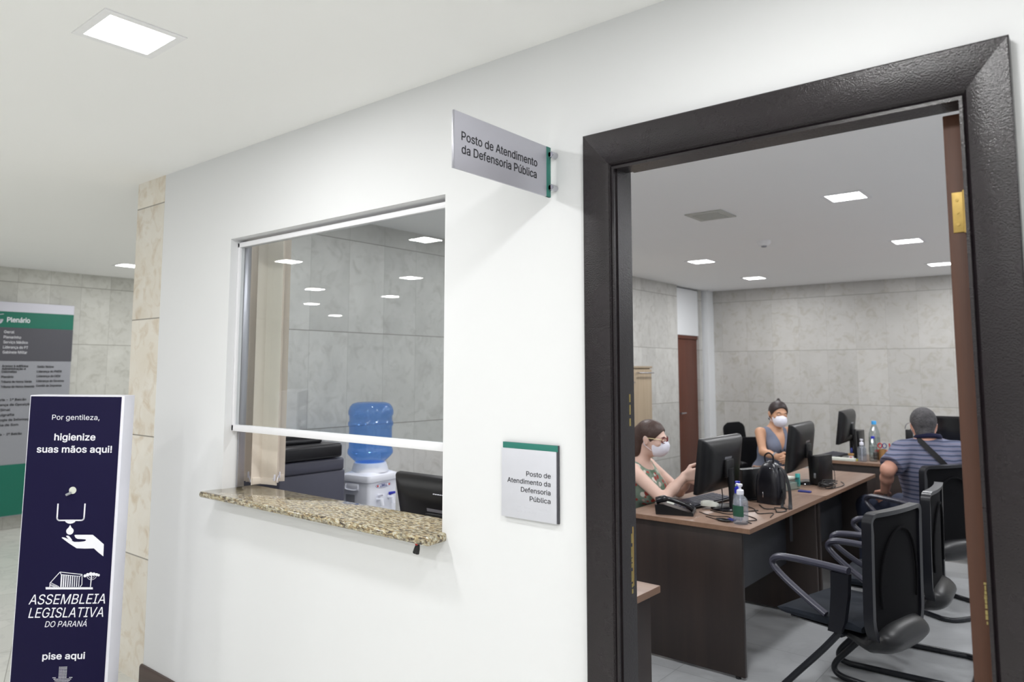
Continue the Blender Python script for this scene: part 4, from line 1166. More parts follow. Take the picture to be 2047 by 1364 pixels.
def keyboard(loc, az, label):
    t = thing('keyboard', label, 'keyboard', loc, az, 'keyboards')
    mb = MB(); mb.loft([[(x, -0.075, 0.0), (x, 0.075, 0.0), (x, 0.075, 0.024), (x, -0.075, 0.012)] for x in (-0.22, 0.22)]); mb.build('body', 'black', t, smooth=False)
    mb = MB()
    for r in range(6):
        for c in range(21):
            if c in (15, 18) and r > 0: pass
            x = -0.208+c*0.0198; y = -0.062+r*0.0225; z = 0.0145+0.08*(y+0.075)
            mb.box((x, y, z-0.003), (x+0.0165, y+0.018, z+0.004), 0.0)
    mb.build('keys', 'printer_grey', t, smooth=False); tag(t.children[-1], kind='stuff')
    return t
keyboard((-1.905, 2.42, 0.74), -84, 'black keyboard between the woman with glasses and the nearest monitor')
keyboard((-1.985, 5.36, 0.74), -88, 'black keyboard at the left end of the rear desk')

# desk phone
t = thing('desk_phone', 'black desk phone at the near end of the nearest desk', 'phone', (-1.895, 2.03, 0.74), 250)
mb = MB(); mb.loft([[(x, -0.10, 0.0), (x, 0.10, 0.0), (x, 0.105, 0.052), (x, 0.06, 0.056), (x, -0.10, 0.016)] for x in (-0.085, -0.08, 0.08, 0.085)]); mb.build('body', 'black', t)
mb = MB(); mb.tube(smooth_path([(-0.055, -0.10, 0.034), (-0.055, -0.06, 0.056), (-0.055, 0.04, 0.082), (-0.055, 0.10, 0.070)], 6), [0.018]*6+[0.013]*7+[0.019]*6, 12); mb.build('handset', 'black_gloss', t)
mb = MB()
for r in range(4):
    for c in range(3):
        y = -0.07+r*0.022; x = -0.005+c*0.022; z = 0.016+(y+0.10)*0.25
        mb.box((x, y, z-0.002), (x+0.015, y+0.014, z+0.005), 0.001)
mb.build('keypad', 'printer_grey', t)
mb = MB(); mb.loft([[(x, 0.012, 0.0435), (x, 0.05, 0.0525), (x, 0.05, 0.0550), (x, 0.012, 0.0460)] for x in (-0.01, 0.065)]); mb.build('display', 'paper', t, smooth=False)
mb = MB(); mb.box((0.086, 0.02, 0.018), (0.0865, 0.065, 0.040)); mb.box((0.01, 0.1045, 0.02), (0.05, 0.1055, 0.04)); mb.build('rating_label', 'paper', t, smooth=False)

# pump bottle of gel on the near desk
def pump_bottle(loc, label, az, lab, s=1.0, grp='pump bottles of hand gel'):
    t = thing('pump_bottle', label, 'bottle', loc, az, grp)
    S = lambda pr: [(a*s, b*s) for a, b in pr]
    MB().lathe(S([(0.0, 0.0), (0.034, 0.0), (0.038, 0.006), (0.038, 0.108), (0.036, 0.120), (0.026, 0.134), (0.016, 0.142), (0.014, 0.150), (0.0, 0.150)]), seg=28).build('bottle', 'gel', t)
    b = MB()
    b.lathe(S([(0.0165, 0.146), (0.018, 0.148), (0.018, 0.168), (0.014, 0.172), (0.006, 0.174), (0.006, 0.190), (0.0, 0.190)][::-1]+[(0.0, 0.146)]), seg=20)
    b.build('pump_collar', 'white_plastic', t)
    b = MB(); b.lathe(S([(0.0, 0.188), (0.012, 0.188), (0.013, 0.192), (0.013, 0.200), (0.0, 0.203)]), seg=18)
    b.tube([(0, 0, 0.196*s), (-0.03*s, 0, 0.197*s), (-0.037*s, 0, 0.188*s)], 0.0045*s, 10); b.build('pump_head', 'white_plastic', t)
    MB().cyl((0, 0, 0.01*s), (0, 0, 0.148*s), 0.003*s, seg=8).build('dip_tube', 'white_plastic', t)
    if lab:
        b = MB(); n = 22
        for a0, a1 in ((-2.5, -0.2),):
            r = 0.0385*s; q = [(r*math.cos(a0+(a1-a0)*k/n), r*math.sin(a0+(a1-a0)*k/n)) for k in range(n+1)]
            r2 = 0.0378*s; q2 = [(r2*math.cos(a0+(a1-a0)*k/n), r2*math.sin(a0+(a1-a0)*k/n)) for k in range(n+1)]
            b.prism(q+q2[::-1], (0, 0, 0.055*s), O=(0, 0, 0.040*s))
        b.build('label', lab, t)
    return t
pump_bottle((-1.505, 1.975, 0.74), 'clear pump bottle with a green label at the near corner of the nearest desk', 35, 'label_green')
pump_bottle((-1.690, 5.15, 0.74), 'clear pump bottle with a white pump on the rear desk', 60, None, 0.95)
t = thing('blue_pump_bottle', 'small bottle with a blue pump just behind the clear pump bottle', 'bottle', (-1.556, 2.07, 0.74), 20)
MB().lathe([(0.0, 0.0), (0.022, 0.0), (0.024, 0.004), (0.024, 0.12), (0.018, 0.135), (0.0, 0.137)], seg=24).build('bottle', 'gel', t)
b = MB(); b.lathe([(0.0, 0.136), (0.017, 0.137), (0.017, 0.165), (0.010, 0.170), (0.006, 0.172), (0.006, 0.186), (0.013, 0.188), (0.013, 0.198), (0.0, 0.2)], seg=18); b.build('pump', 'blue_cap', t)

# water bottles on the rear desk
def pet(loc, label, cap, h, r):
    t = thing('water_bottle', label, 'bottle', loc, 0, 'plastic water bottles')
    pr = [(0.0, 0.0), (r*0.85, 0.0), (r, 0.008)]
    for k in range(5): pr += [(r, 0.02+k*h*0.11), (r*0.95, 0.02+k*h*0.11+h*0.03), (r, 0.02+k*h*0.11+h*0.06)]
    pr += [(r, h*0.62), (r*0.8, h*0.76), (r*0.4, h*0.90), (r*0.36, h*0.93), (0.0, h*0.93)]
    MB().lathe(pr, seg=24).build('bottle', 'clear', t)
    MB().lathe([(0.0, h*0.905), (r*0.45, h*0.905), (r*0.45, h*0.985), (r*0.40, h), (0.0, h)], seg=18).build('cap', cap, t)
    MB().lathe([(r*1.01, h*0.36), (r*1.02, h*0.361), (r*1.02, h*0.56), (r*1.01, h*0.561)], seg=24).build('label', 'clear', t)
pet((-1.665, 5.50, 0.74), 'tall clear water bottle with a sky blue cap on the rear desk', 'sky_cap', 0.33, 0.046)
pet((-1.615, 5.22, 0.74), 'shorter clear bottle with a dark blue cap on the rear desk', 'blue_cap', 0.215, 0.034)

def pen(loc, m, label, lean, grp='pens and markers standing in cups', h=0.14):
    t = thing('marker_pen', label, 'pen', loc, 0, grp)
    v = Vector((lean[0], lean[1], 1)).normalized()
    MB().tube([(0, 0, 0.0), v*h*0.72], 0.0055, 8).build('barrel', m, t)
    MB().tube([v*h*0.70, v*h], [0.0065, 0.0058], 8).build('cap', m, t)
def cup(loc, m, label, r=0.038, h=0.095):
    t = thing('pencil_cup', label, 'pencil cup', loc, 0, 'pencil cups')
    MB().lathe([(0.0, 0.0), (r*0.92, 0.0), (r, h), (r-0.003, h), (r*0.92-0.003, 0.004), (0.0, 0.004)], seg=24).build('cup', m, t)
cup((-1.475, 5.28, 0.74), 'black', 'dark pencil cup with green and red pens on the rear desk')
pen((-1.47, 5.28, 0.746), 'lime_green', 'bright green marker in the rear desk pencil cup', (0.10, 0.02), h=0.155)
pen((-1.455, 5.275, 0.746), 'lime_green', 'second green marker leaning right in the rear desk pencil cup', (0.16, 0.03), h=0.15)
pen((-1.485, 5.285, 0.746), 'red', 'red marker in the rear desk pencil cup', (-0.10, 0.0), h=0.15)
cup((-1.560, 5.30, 0.74), 'orange', 'tan pencil cup with red scissors handles on the rear desk', 0.032, 0.10)
t = thing('scissors', 'red and blue handled scissors standing in the tan cup', 'scissors', (-1.56, 5.30, 0.746))
mb = MB(); mb.tube([(0, 0, 0), (0.004, 0, 0.10)], 0.004, 6); mb.build('blade', 'steel', t)
mb = MB(); mb.tube([(0.018+0.016*math.cos(a), 0, 0.125+0.02*math.sin(a)) for a in [2*PI*k/12 for k in range(12)]], 0.004, 6, closed=True); mb.build('handle', 'bluepaper', t)
mb = MB(); mb.tube([(-0.018+0.016*math.cos(a), 0, 0.125+0.02*math.sin(a)) for a in [2*PI*k/12 for k in range(12)]], 0.005, 6, closed=True); mb.build('handle', 'red', t)
tag(MB().box((-1.650, 5.36, 0.74), (-1.515, 5.44, 0.806), 0.003).build('storage_box', 'desk_side'), 'brown box standing on the rear desk below the red strip', 'box')
tag(MB().box((-1.64, 5.365, 0.8065), (-1.535, 5.43, 0.824), 0.004).build('stapler_pad', 'red'), 'red pad lying on the brown box on the rear desk', 'pad')

# acrylic trays with paper, papers
def tray(loc, az, label):
    t = thing('paper_tray', label, 'tray', loc, az, 'clear paper trays')
    w, d, h = 0.34, 0.25, 0.075
    mb = MB()
    mb.box((-w/2, -d/2, 0.0), (w/2, d/2, 0.003)); mb.box((-w/2, -d/2, 0.066), (w/2, d/2, 0.069))
    for a, b, c, e in ((-w/2, -d/2, -w/2+0.003, d/2), (w/2-0.003, -d/2, w/2, d/2), (-w/2, d/2-0.003, w/2, d/2)): mb.box((a, b, 0.0), (c, e, h))
    mb.build('shell', 'clear', t, smooth=False)
    MB().box((-w/2+0.012, -d/2+0.008, 0.0035), (w/2-0.012, d/2-0.01, 0.045), 0.001).build('paper_stack', 'paper', t)
    MB().box((-w/2+0.02, -d/2+0.012, 0.0695), (w/2-0.02, d/2-0.02, 0.082), 0.001).build('top_sheets', 'paper', t)
    return t
tray((-1.82, 3.20, 0.74), 12, 'clear tray of papers on the near side of the middle desk, behind the bag')
tray((-1.83, 5.20, 0.74), 18, 'clear tray of papers at the left corner of the rear desk') if False else None
t = thing('glass_panel', 'upright turquoise edged holder beside the middle monitor', 'holder', (-1.675, 3.40, 0.74), 10)
MB().box((-0.012, -0.014, 0.0), (0.012, 0.014, 0.085), 0.003).build('body', 'teal', t)
tag(MB().box((-1.99, 5.075, 0.7405), (-1.735, 5.135, 0.765), 0.002).build('paper_ream', 'paper'), 'low stack of pale paper at the front left of the rear desk', 'paper')

# small things
tag(MB().box((-1.875, 2.80, 0.7405), (-1.79, 2.86, 0.80), 0.002).build('note_box', 'lime_green'), 'bright green note box seen under the nearest monitor', 'box')
t = thing('marker_pouch', 'bright lime marker pouch between the small computer and the black bag', 'pouch', (-1.66, 2.86, 0.74), 20)
mb = MB(); mb.loft([[(-0.03, -0.015, 0), (0.03, -0.015, 0), (0.03, 0.015, 0), (-0.03, 0.015, 0)], [(-0.036, -0.012, 0.09), (0.036, -0.012, 0.09), (0.036, 0.012, 0.09), (-0.036, 0.012, 0.09)], [(-0.028, -0.004, 0.14), (0.030, -0.004, 0.15), (0.030, 0.004, 0.15), (-0.028, 0.004, 0.14)]]); mb.build('pouch', 'lime', t)
pen((-1.615, 2.865, 0.7405), 'red', 'red marker standing right of the lime pouch', (0.03, 0.0), h=0.145)
def mouse(loc, az, m, label):
    t = thing('computer_mouse', label, 'mouse', loc, az)
    mb = MB(); secs = []
    for k in range(9):
        a = k/8; y = -0.05+0.10*a; w = 0.031*math.sqrt(max(0.03, 1-(2*a-1)**4)); h = 0.034*math.sqrt(max(0.05, math.sin(PI*(0.15+0.75*a))))*(1-0.25*a)
        secs.append([(w*math.cos(q), y, 0.001+max(0, h*math.sin(q))) for q in [PI*i/12 for i in range(13)]])
    mb.loft(secs); mb.build('shell', m, t)
    MB().cyl((-0.003, 0.025, 0.0265), (0.003, 0.025, 0.0265), 0.006, seg=12).build('wheel', 'black', t)
mouse((-1.80, 2.26, 0.756), 70, 'paper', 'pale mouse lying on the base of the nearest monitor')
t = thing('small_pouch', 'dark pouch with a blue tab lying left of the clear pump bottle', 'pouch', (-1.60, 1.975, 0.7405), 20)
MB().ell((0, 0, 0.0075), (0.045, 0.024, 0.0072)).build('pouch', 'black', t)
MB().box((0.015, 0.012, 0.006), (0.055, 0.038, 0.016), 0.003).build('blue_tab', 'bluepaper', t)
mouse((-1.60, 2.83+0.62, 0.7405), 40, 'black', 'black mouse near the middle computer') if False else None
tag(MB().box((-1.60, 3.16, 0.7405), (-1.52, 3.19, 0.752), 0.003).build('blue_pen_case', 'bluepaper'), 'blue pen case lying in front of the middle monitor', 'pen case')
tag(MB().box((-1.83, 5.145, 0.7405), (-1.80, 5.17, 0.752), 0.002).build('note_pad', 'lime'), 'tiny yellow green note pad on the rear desk, left one of two', 'note pad')
tag(MB().box((-1.765, 5.145, 0.7405), (-1.728, 5.17, 0.754), 0.002).build('note_pad', 'yellow'), 'tiny yellow and white note pad on the rear desk, next to the pump bottle', 'note pad')
t = thing('toy_stack', 'little stack of coloured trinkets beside the far upright computer', 'trinket', (-1.79, 5.195, 0.7405))
MB().box((-0.018, -0.014, 0.0), (0.018, 0.014, 0.035), 0.004).build('base_block', 'white_plastic', t)
MB().ell((0, -0.012, 0.02), (0.012, 0.006, 0.012)).build('red_mark', 'red', t)
MB().box((-0.022, -0.012, 0.0355), (0.022, 0.012, 0.058), 0.005).build('orange_block', 'orange', t)
MB().ell((0.004, 0, 0.082), (0.010, 0.010, 0.024)).build('blue_figure', 'bluepaper', t)
t = thing('desk_stand', 'thin black stand with a round head, beyond the man on the rear desk', 'stand', (-1.365, 5.45, 0.74), 0)
MB().cyl((0, 0, 0), (0, 0, 0.10), 0.012, seg=12).build('post', 'black', t)
MB().box((-0.045, -0.03, 0.0), (0.045, 0.03, 0.012), 0.004).build('base', 'black', t)
MB().box((-0.035, -0.02, 0.10), (0.022, 0.02, 0.27), 0.006).build('box', 'black', t)
MB().tube([(-0.005+0.032*math.cos(a), 0, 0.272+0.055*math.sin(a)) for a in [PI*k/12 for k in range(13)]], 0.004, 8).build('hoop', 'steel', t)
MB().ell((0.040, 0, 0.355), (0.030, 0.018, 0.055)).build('round_head', 'black', t)
MB().tube([(0.0, 0, 0.26), (0.036, 0, 0.31)], 0.008, 8).build('neck', 'black', t)

# black bag on the near desk
t = thing('backpack', 'small black backpack standing on the nearest desk next to the computer', 'bag', (-1.595, 2.66, 0.74), 10)
mb = MB(); secs = []
for k in range(15):
    a = k/14; z = 0.001+0.245*a
    w = 0.085*(1-0.02*a)*math.sqrt(max(0.02, 1-max(0, (a-0.25)/0.75)**2.6)); d_ = 0.062*math.sqrt(max(0.03, 1-max(0, (a-0.35)/0.65)**3)); y = 0.012*a
    if a < 0.08: w *= 0.92; d_ *= 0.9
    secs.append([(w*math.copysign(abs(math.cos(q))**0.62, math.cos(q)), y+d_*math.copysign(abs(math.sin(q))**0.7, math.sin(q)), z) for q in [2*PI*i/28 for i in range(28)]])
mb.loft(secs); mb.build('body', 'leather', t)
mb = MB(); mb.tube(smooth_path([(-0.028, 0.0, 0.238), (-0.030, 0.0, 0.275), (-0.004, 0.0, 0.292), (0.022, 0.0, 0.275), (0.024, 0.0, 0.238)], 5), 0.005, 8); mb.build('grab_handle', 'strap', t)
mb = MB(); mb.ell((-0.012, -0.066, 0.055), (0.004, 0.003, 0.017)); mb.build('metal_tag', 'steel', t)
mb = MB(); mb.box((0.028, -0.052, 0.205), (0.046, -0.046, 0.210), 0.001); mb.build('zip_pull', 'steel', t)
mb = MB(); mb.strip(smooth_path([(0.055, 0.01, 0.215), (0.095, 0.0, 0.185), (0.13, -0.02, 0.10), (0.150, -0.05, 0.03), (0.168, -0.085, 0.008), (0.182, -0.11, 0.002), (0.190, -0.125, -0.05), (0.192, -0.13, -0.17)], 6), 0.022, 0.003, (0.3, 1, 0)); mb.build('shoulder_strap', 'strap', t)
mb = MB(); mb.strip(smooth_path([(0.07, 0.0, 0.12), (0.095, -0.02, 0.06), (0.105, -0.06, 0.006), (0.135, -0.10, 0.004), (0.165, -0.12, 0.003)], 6), 0.016, 0.003, (0.2, 1, 0)); mb.build('shoulder_strap', 'strap', t)

# loose cables: each one is its own thing
def cable(pts, r, label, grp, m='black', z=0.7405):
    P = smooth_path([(p[0], p[1], z+r+(p[2] if len(p) > 2 else 0)) for p in pts], 6)
    o = MB().tube(P, r, 8).build('cable', m)
    tag(o, label, 'cable', grp)
random.seed(11)
g1 = 'loose cables on the nearest desk'
cable([(-1.80, 2.12), (-1.70, 2.06), (-1.62, 2.09), (-1.58, 2.02), (-1.64, 1.99), (-1.72, 2.03)], 0.0022, 'thin black cable curling from the phone toward the pump bottle', g1)
cable([(-1.77, 2.20), (-1.66, 2.16), (-1.60, 2.20), (-1.52, 2.16), (-1.47, 2.10), (-1.50, 2.04), (-1.46, 2.00)], 0.0025, 'black cable looping to the right of the pump bottle', g1)
cable([(-1.70, 2.48), (-1.60, 2.40), (-1.53, 2.28), (-1.47, 2.34), (-1.44, 2.22, 0.0)], 0.0025, 'black cable running from the small computer to the desk edge', g1)
cable([(-1.62, 2.54), (-1.55, 2.44), (-1.50, 2.46), (-1.46, 2.38), (-1.435, 2.45), (-1.47, 2.52), (-1.52, 2.50)], 0.003, 'black cable loop lying in front of the backpack', g1)
cable([(-1.76, 2.34, 0.10), (-1.74, 2.30, 0.05), (-1.71, 2.22, 0.0), (-1.66, 2.24), (-1.60, 2.30), (-1.56, 2.36)], 0.003, 'cable hanging from the back of the nearest monitor', g1)
g2 = 'tangled cable pile on the middle desk'
for k in range(7):
    cx, cy = -1.50+random.uniform(-0.02, 0.02), 3.50+random.uniform(-0.05, 0.05)
    a0 = random.uniform(0, 6.28); pts = []
    for q in range(9):
        a = a0+q*0.8; rr = random.uniform(0.030, 0.062)
        pts.append((cx+rr*math.cos(a)*0.8, cy-0.02+rr*math.sin(a)*2.0, 0.002+0.006*k+random.uniform(0, 0.004)))
    cable(pts, 0.003, 'one of the tangled black cables in the pile by the middle computer', g2)
cable([(-1.53, 3.62, 0.16), (-1.50, 3.62, 0.10), (-1.49, 3.60, 0.03), (-1.47, 3.52, 0.03)], 0.0025, 'thin cable rising from the pile up to the middle computer', None)
cable([(-1.50, 3.78), (-1.46, 3.70), (-1.44, 3.60), (-1.455, 3.45), (-1.48, 3.40)], 0.003, 'outermost cable of the middle desk, nearest its edge', None)
# ------------------------------------------------------------------ behind the service window
t = thing('vertical_blind', 'cream vertical blind drawn to the left side of the service window', 'blind', (-3.0, 0.235, 1.0005), 0)
MB().box((-0.20, -0.05, 1.17), (1.45, 0.01, 1.21), 0.003).build('head_rail', 'alu', t)
def slat(x, y, ang, w=0.127, z0=0.0, z1=1.17):
    c, s = math.cos(math.radians(ang)), math.sin(math.radians(ang))
    mb = MB()
    a, b = Vector((-c, -s, 0))*w/2, Vector((c, s, 0))*w/2; n = Vector((-s, c, 0))*0.0006; k = n*6
    O = Vector((x, y, 0))
    sec = lambda z: [O+a-n+Vector((0, 0, z)), O-n+k+Vector((0, 0, z)), O+b-n+Vector((0, 0, z)), O+b+n+Vector((0, 0, z)), O+n+k+Vector((0, 0, z)), O+a+n+Vector((0, 0, z))]
    mb.loft([sec(z0), sec(z1)])
    sl = mb.build('slat', 'blind', t, smooth=False)
    mb = MB(); mb.box((-w/2+0.006, -0.003, 0.002), (w/2-0.006, 0.003, 0.032), 0.001)
    for v in mb.bm.verts: v.co = Vector((v.co.x*c-v.co.y*s+x, v.co.x*s+v.co.y*c+y, v.co.z+z0))
    mb.build('weight', 'blind', sl)
    return sl
slat(-0.025, -0.045, 14); slat(-0.05, -0.035, 75); slat(-0.115, 0.0, 66); slat(-0.15, 0.0, 70); slat(-0.185, 0.0, 72); slat(-0.075, 0.012, 70)
mb = MB()
for (x0, y0_, x1, y1_) in ((-0.145, -0.060, -0.095, -0.066), (-0.095, -0.066, -0.08, -0.060), (0.037, -0.050, -0.034, 0.026)):
    mb.tube(smooth_path([(x0, y0_, 0.035), ((x0+x1)/2, (y0_+y1_)/2, 0.004), (x1, y1_, 0.035)], 6), 0.002, 6)
mb.build('bead_chain', 'white_plastic', t)
for x, y in ((-0.145, -0.062), (-0.095, -0.068), (-0.080, -0.062), (0.037, -0.042), (-0.030, 0.028)):
    MB().box((x-0.004, y-0.003, 0.022), (x+0.004, y+0.003, 0.05), 0.0015).build('chain_clip', 'white_plastic', t)

# multifunction printer
t = thing('office_printer', 'large black and charcoal office printer behind the left half of the window', 'printer', (-3.565, 0.615, 0))
MB().box((-0.30, -0.20, 0.03), (0.30, 0.215, 0.985), 0.010, 3).build('cabinet_body', 'printer_grey', t)
MB().box((-0.31, -0.205, 0.985), (0.305, 0.205, 1.050), 0.012, 3).build('output_deck', 'printer_grey', t)
MB().box((-0.30, -0.195, 1.055), (0.315, 0.185, 1.130), 0.016, 4).build('scanner_lid', 'printer_dark', t)
MB().box((-0.26, -0.16, 1.130), (0.22, 0.12, 1.155), 0.010, 3).build('document_feeder', 'printer_dark', t)
mb = MB(); mb.loft([[(x, -0.12, 1.155), (x, 0.10, 1.155), (x, 0.10, 1.165), (x, -0.12, 1.175)] for x in (0.0, 0.20)]); mb.build('feed_tray', 'black', t)
for k in range(3): MB().box((-0.27, -0.208, 0.12+k*0.20), (0.27, -0.199, 0.30+k*0.20), 0.006).build('paper_drawer', 'printer_grey', t)
for sx in (-1, 1):
    for sy in (-1, 1):
        MB().cyl((sx*0.25-0.012, sy*0.15, 0.018), (sx*0.25+0.012, sy*0.15, 0.018), 0.018, seg=14).build('caster', 'black', t)

# water cooler and its bottle
CX, CY = -3.505, 1.205
t = thing('water_cooler', 'white water cooler by the stone wall, seen through the window opening', 'water cooler', (CX, CY, 0), 82)
# local +Y faces the room (+X world)
mb = MB(); secs = []
def rr(w, d, r, z, yo=0.0):
    out = []
    for cx, cy, a0 in ((w-r, d-r, 0), (-w+r, d-r, 90), (-w+r, -d+r, 180), (w-r, -d+r, 270)):
        for k in range(6):
            a = math.radians(a0+18*k); out.append((cx+r*math.cos(a), cy+r*math.sin(a)+yo, z))
    return out
MB().loft([rr(0.125, 0.105, 0.02, 0.0), rr(0.128, 0.108, 0.02, 0.02), rr(0.128, 0.108, 0.02, 0.865)]).build('body', 'cooler', t)
MB().loft([rr(0.133, 0.116, 0.024, 0.866), rr(0.135, 0.120, 0.026, 0.885), rr(0.131, 0.115, 0.026, 0.903), rr(0.112, 0.100, 0.07, 0.915), rr(0.100, 0.095, 0.09, 0.925)]).build('top_cover', 'cooler', t)
MB().lathe([(0.0, 0.915), (0.112, 0.915), (0.104, 0.945), (0.096, 0.968), (0.092, 0.970), (0.0, 0.970)], seg=40).build('bottle_collar', 'cooler', t)
FY = 0.108
for s, m_ in ((-0.05, 'blue_cap'), (0.05, 'white_plastic')):
    tp_ = MB(); tp_.tube([(s, FY, 0.765), (s, FY+0.032, 0.765), (s, FY+0.037, 0.730)], 0.012, 12); tp_ = tp_.build('tap', 'cooler', t)
    MB().tube([(s, FY+0.007, 0.785), (s, FY+0.047, 0.795)], [0.010, 0.007], 10).build('lever', m_, tp_)
MB().box((-0.09, FY, 0.55), (0.09, FY+0.08, 0.58), 0.01, 3).build('drip_tray', 'cooler', t)
def oval(name, a_, b_, y0_, th, m_):
    mb = MB(); q = [(a_*math.cos(k_), b_*math.sin(k_)) for k_ in [2*PI*k/28 for k in range(28)]]
    mb.prism(q, (0, th, 0), O=(0, y0_, 0.840), X=(1, 0, 0), Y=(0, 0, 1)); return mb.build(name, m_, t)
oval('badge', 0.068, 0.014, FY, 0.0015, 'bluepaper'); oval('badge_field', 0.066, 0.012, FY+0.0015, 0.0004, 'white_plastic')
text('lettering', 'LIBELL', 'bluepaper', frame((0, FY+0.002, 0.840), (-1, 0, 0), (0, 0, 1)), -0.032, -0.0070, 0.064, 0.014, bold=0.05, parent=t)
for s in (-1, 1): MB().ell((s*0.051, FY+0.002, 0.840), (0.008, 0.0006, 0.006), seg=14, rings=8).build('badge_dot', 'red', t)
# carrying grip and rating label on the side that faces the window
SX = 0.128
MB().box((SX, -0.075, 0.815), (SX+0.0035, 0.03, 0.855), 0.0015).build('grip_recess', 'cooler', t)
MB().tube(smooth_path([(SX+0.003, -0.07, 0.850), (SX+0.007, -0.068, 0.822), (SX+0.007, -0.02, 0.817), (SX+0.007, 0.023, 0.822), (SX+0.003, 0.025, 0.850)], 4), 0.004, 8).build('grip', 'cooler', t)
MB().box((SX+0.0002, -0.07, 0.66), (SX+0.0008, 0.0, 0.79)).build('rating_label', 'mug', t, smooth=False)

t = thing('water_jug', 'big translucent blue water bottle upside down on the cooler', 'water bottle', (CX, CY, 0.9705))
pr = [(0.0, 0.0), (0.085, 0.0), (0.098, 0.012), (0.118, 0.030), (0.135, 0.050), (0.137, 0.062), (0.135, 0.075), (0.130, 0.086), (0.129, 0.100), (0.129, 0.200), (0.130, 0.212), (0.136, 0.222), (0.136, 0.236), (0.130, 0.246), (0.129, 0.258), (0.130, 0.276), (0.136, 0.288), (0.136, 0.306), (0.128, 0.332), (0.112, 0.350), (0.085, 0.358), (0.045, 0.356), (0.0, 0.352)]
MB().lathe(pr, seg=48).build('bottle', 'blue_bottle', t)
# ------------------------------------------------------------------ people: one smooth surface each, grown from a distance field
class Field:
    def __init__(s): s.P = []
    def cap(s, a, b, ra, rb, k=0.03): s.P.append(('c', np.array(a, float), np.array(b, float), ra, rb, k)); return s
    def ell(s, c, r, R=None, k=0.03): s.P.append(('e', np.array(c, float), np.array(r, float), np.eye(3) if R is None else np.array(R, float), 0, k)); return s
    def bounds(s):
        lo, hi = np.full(3, 9e9), np.full(3, -9e9)
        for p in s.P:
            if p[0] == 'c':
                r = max(p[3], p[4]); l = np.minimum(p[1], p[2])-r; h = np.maximum(p[1], p[2])+r
            else:
                r = max(p[2]); l, h = p[1]-r, p[1]+r
            lo, hi = np.minimum(lo, l), np.maximum(hi, h)
        return lo, hi
    def sample(s, ax, infl=0.0):
        D = np.full([len(a) for a in ax], 0.2, np.float32)
        for p in s.P:
            if p[0] == 'c':
                r = max(p[3], p[4]); l = np.minimum(p[1], p[2])-r; h = np.maximum(p[1], p[2])+r
            else:
                r = max(p[2]); l, h = p[1]-r, p[1]+r
            m = 0.05+p[5]+infl
            ix = [slice(max(0, np.searchsorted(a, l[i]-m)), np.searchsorted(a, h[i]+m)) for i, a in enumerate(ax)]
            if any(q.start >= q.stop for q in ix): continue
            X, Y, Z = np.meshgrid(ax[0][ix[0]], ax[1][ix[1]], ax[2][ix[2]], indexing='ij')
            Q = np.stack((X, Y, Z), -1).astype(np.float32)
            if p[0] == 'c':
                ba = p[2]-p[1]; pa = Q-p[1]; t = np.clip((pa@ba)/max(1e-9, ba@ba), 0, 1)
                d = np.linalg.norm(pa-t[..., None]*ba, axis=-1)-(p[3]+(p[4]-p[3])*t)
            else:
                q = (Q-p[1])@p[3]; k0 = np.linalg.norm(q/p[2], axis=-1); k1 = np.linalg.norm(q/(p[2]**2), axis=-1)
                d = k0*(k0-1)/np.maximum(k1, 1e-6)
            cur = D[ix[0], ix[1], ix[2]]; k = p[5]
            h_ = np.clip(k-np.abs(cur-d), 0, None)/k
            D[ix[0], ix[1], ix[2]] = np.minimum(cur, d)-h_*h_*k*0.25
        return D

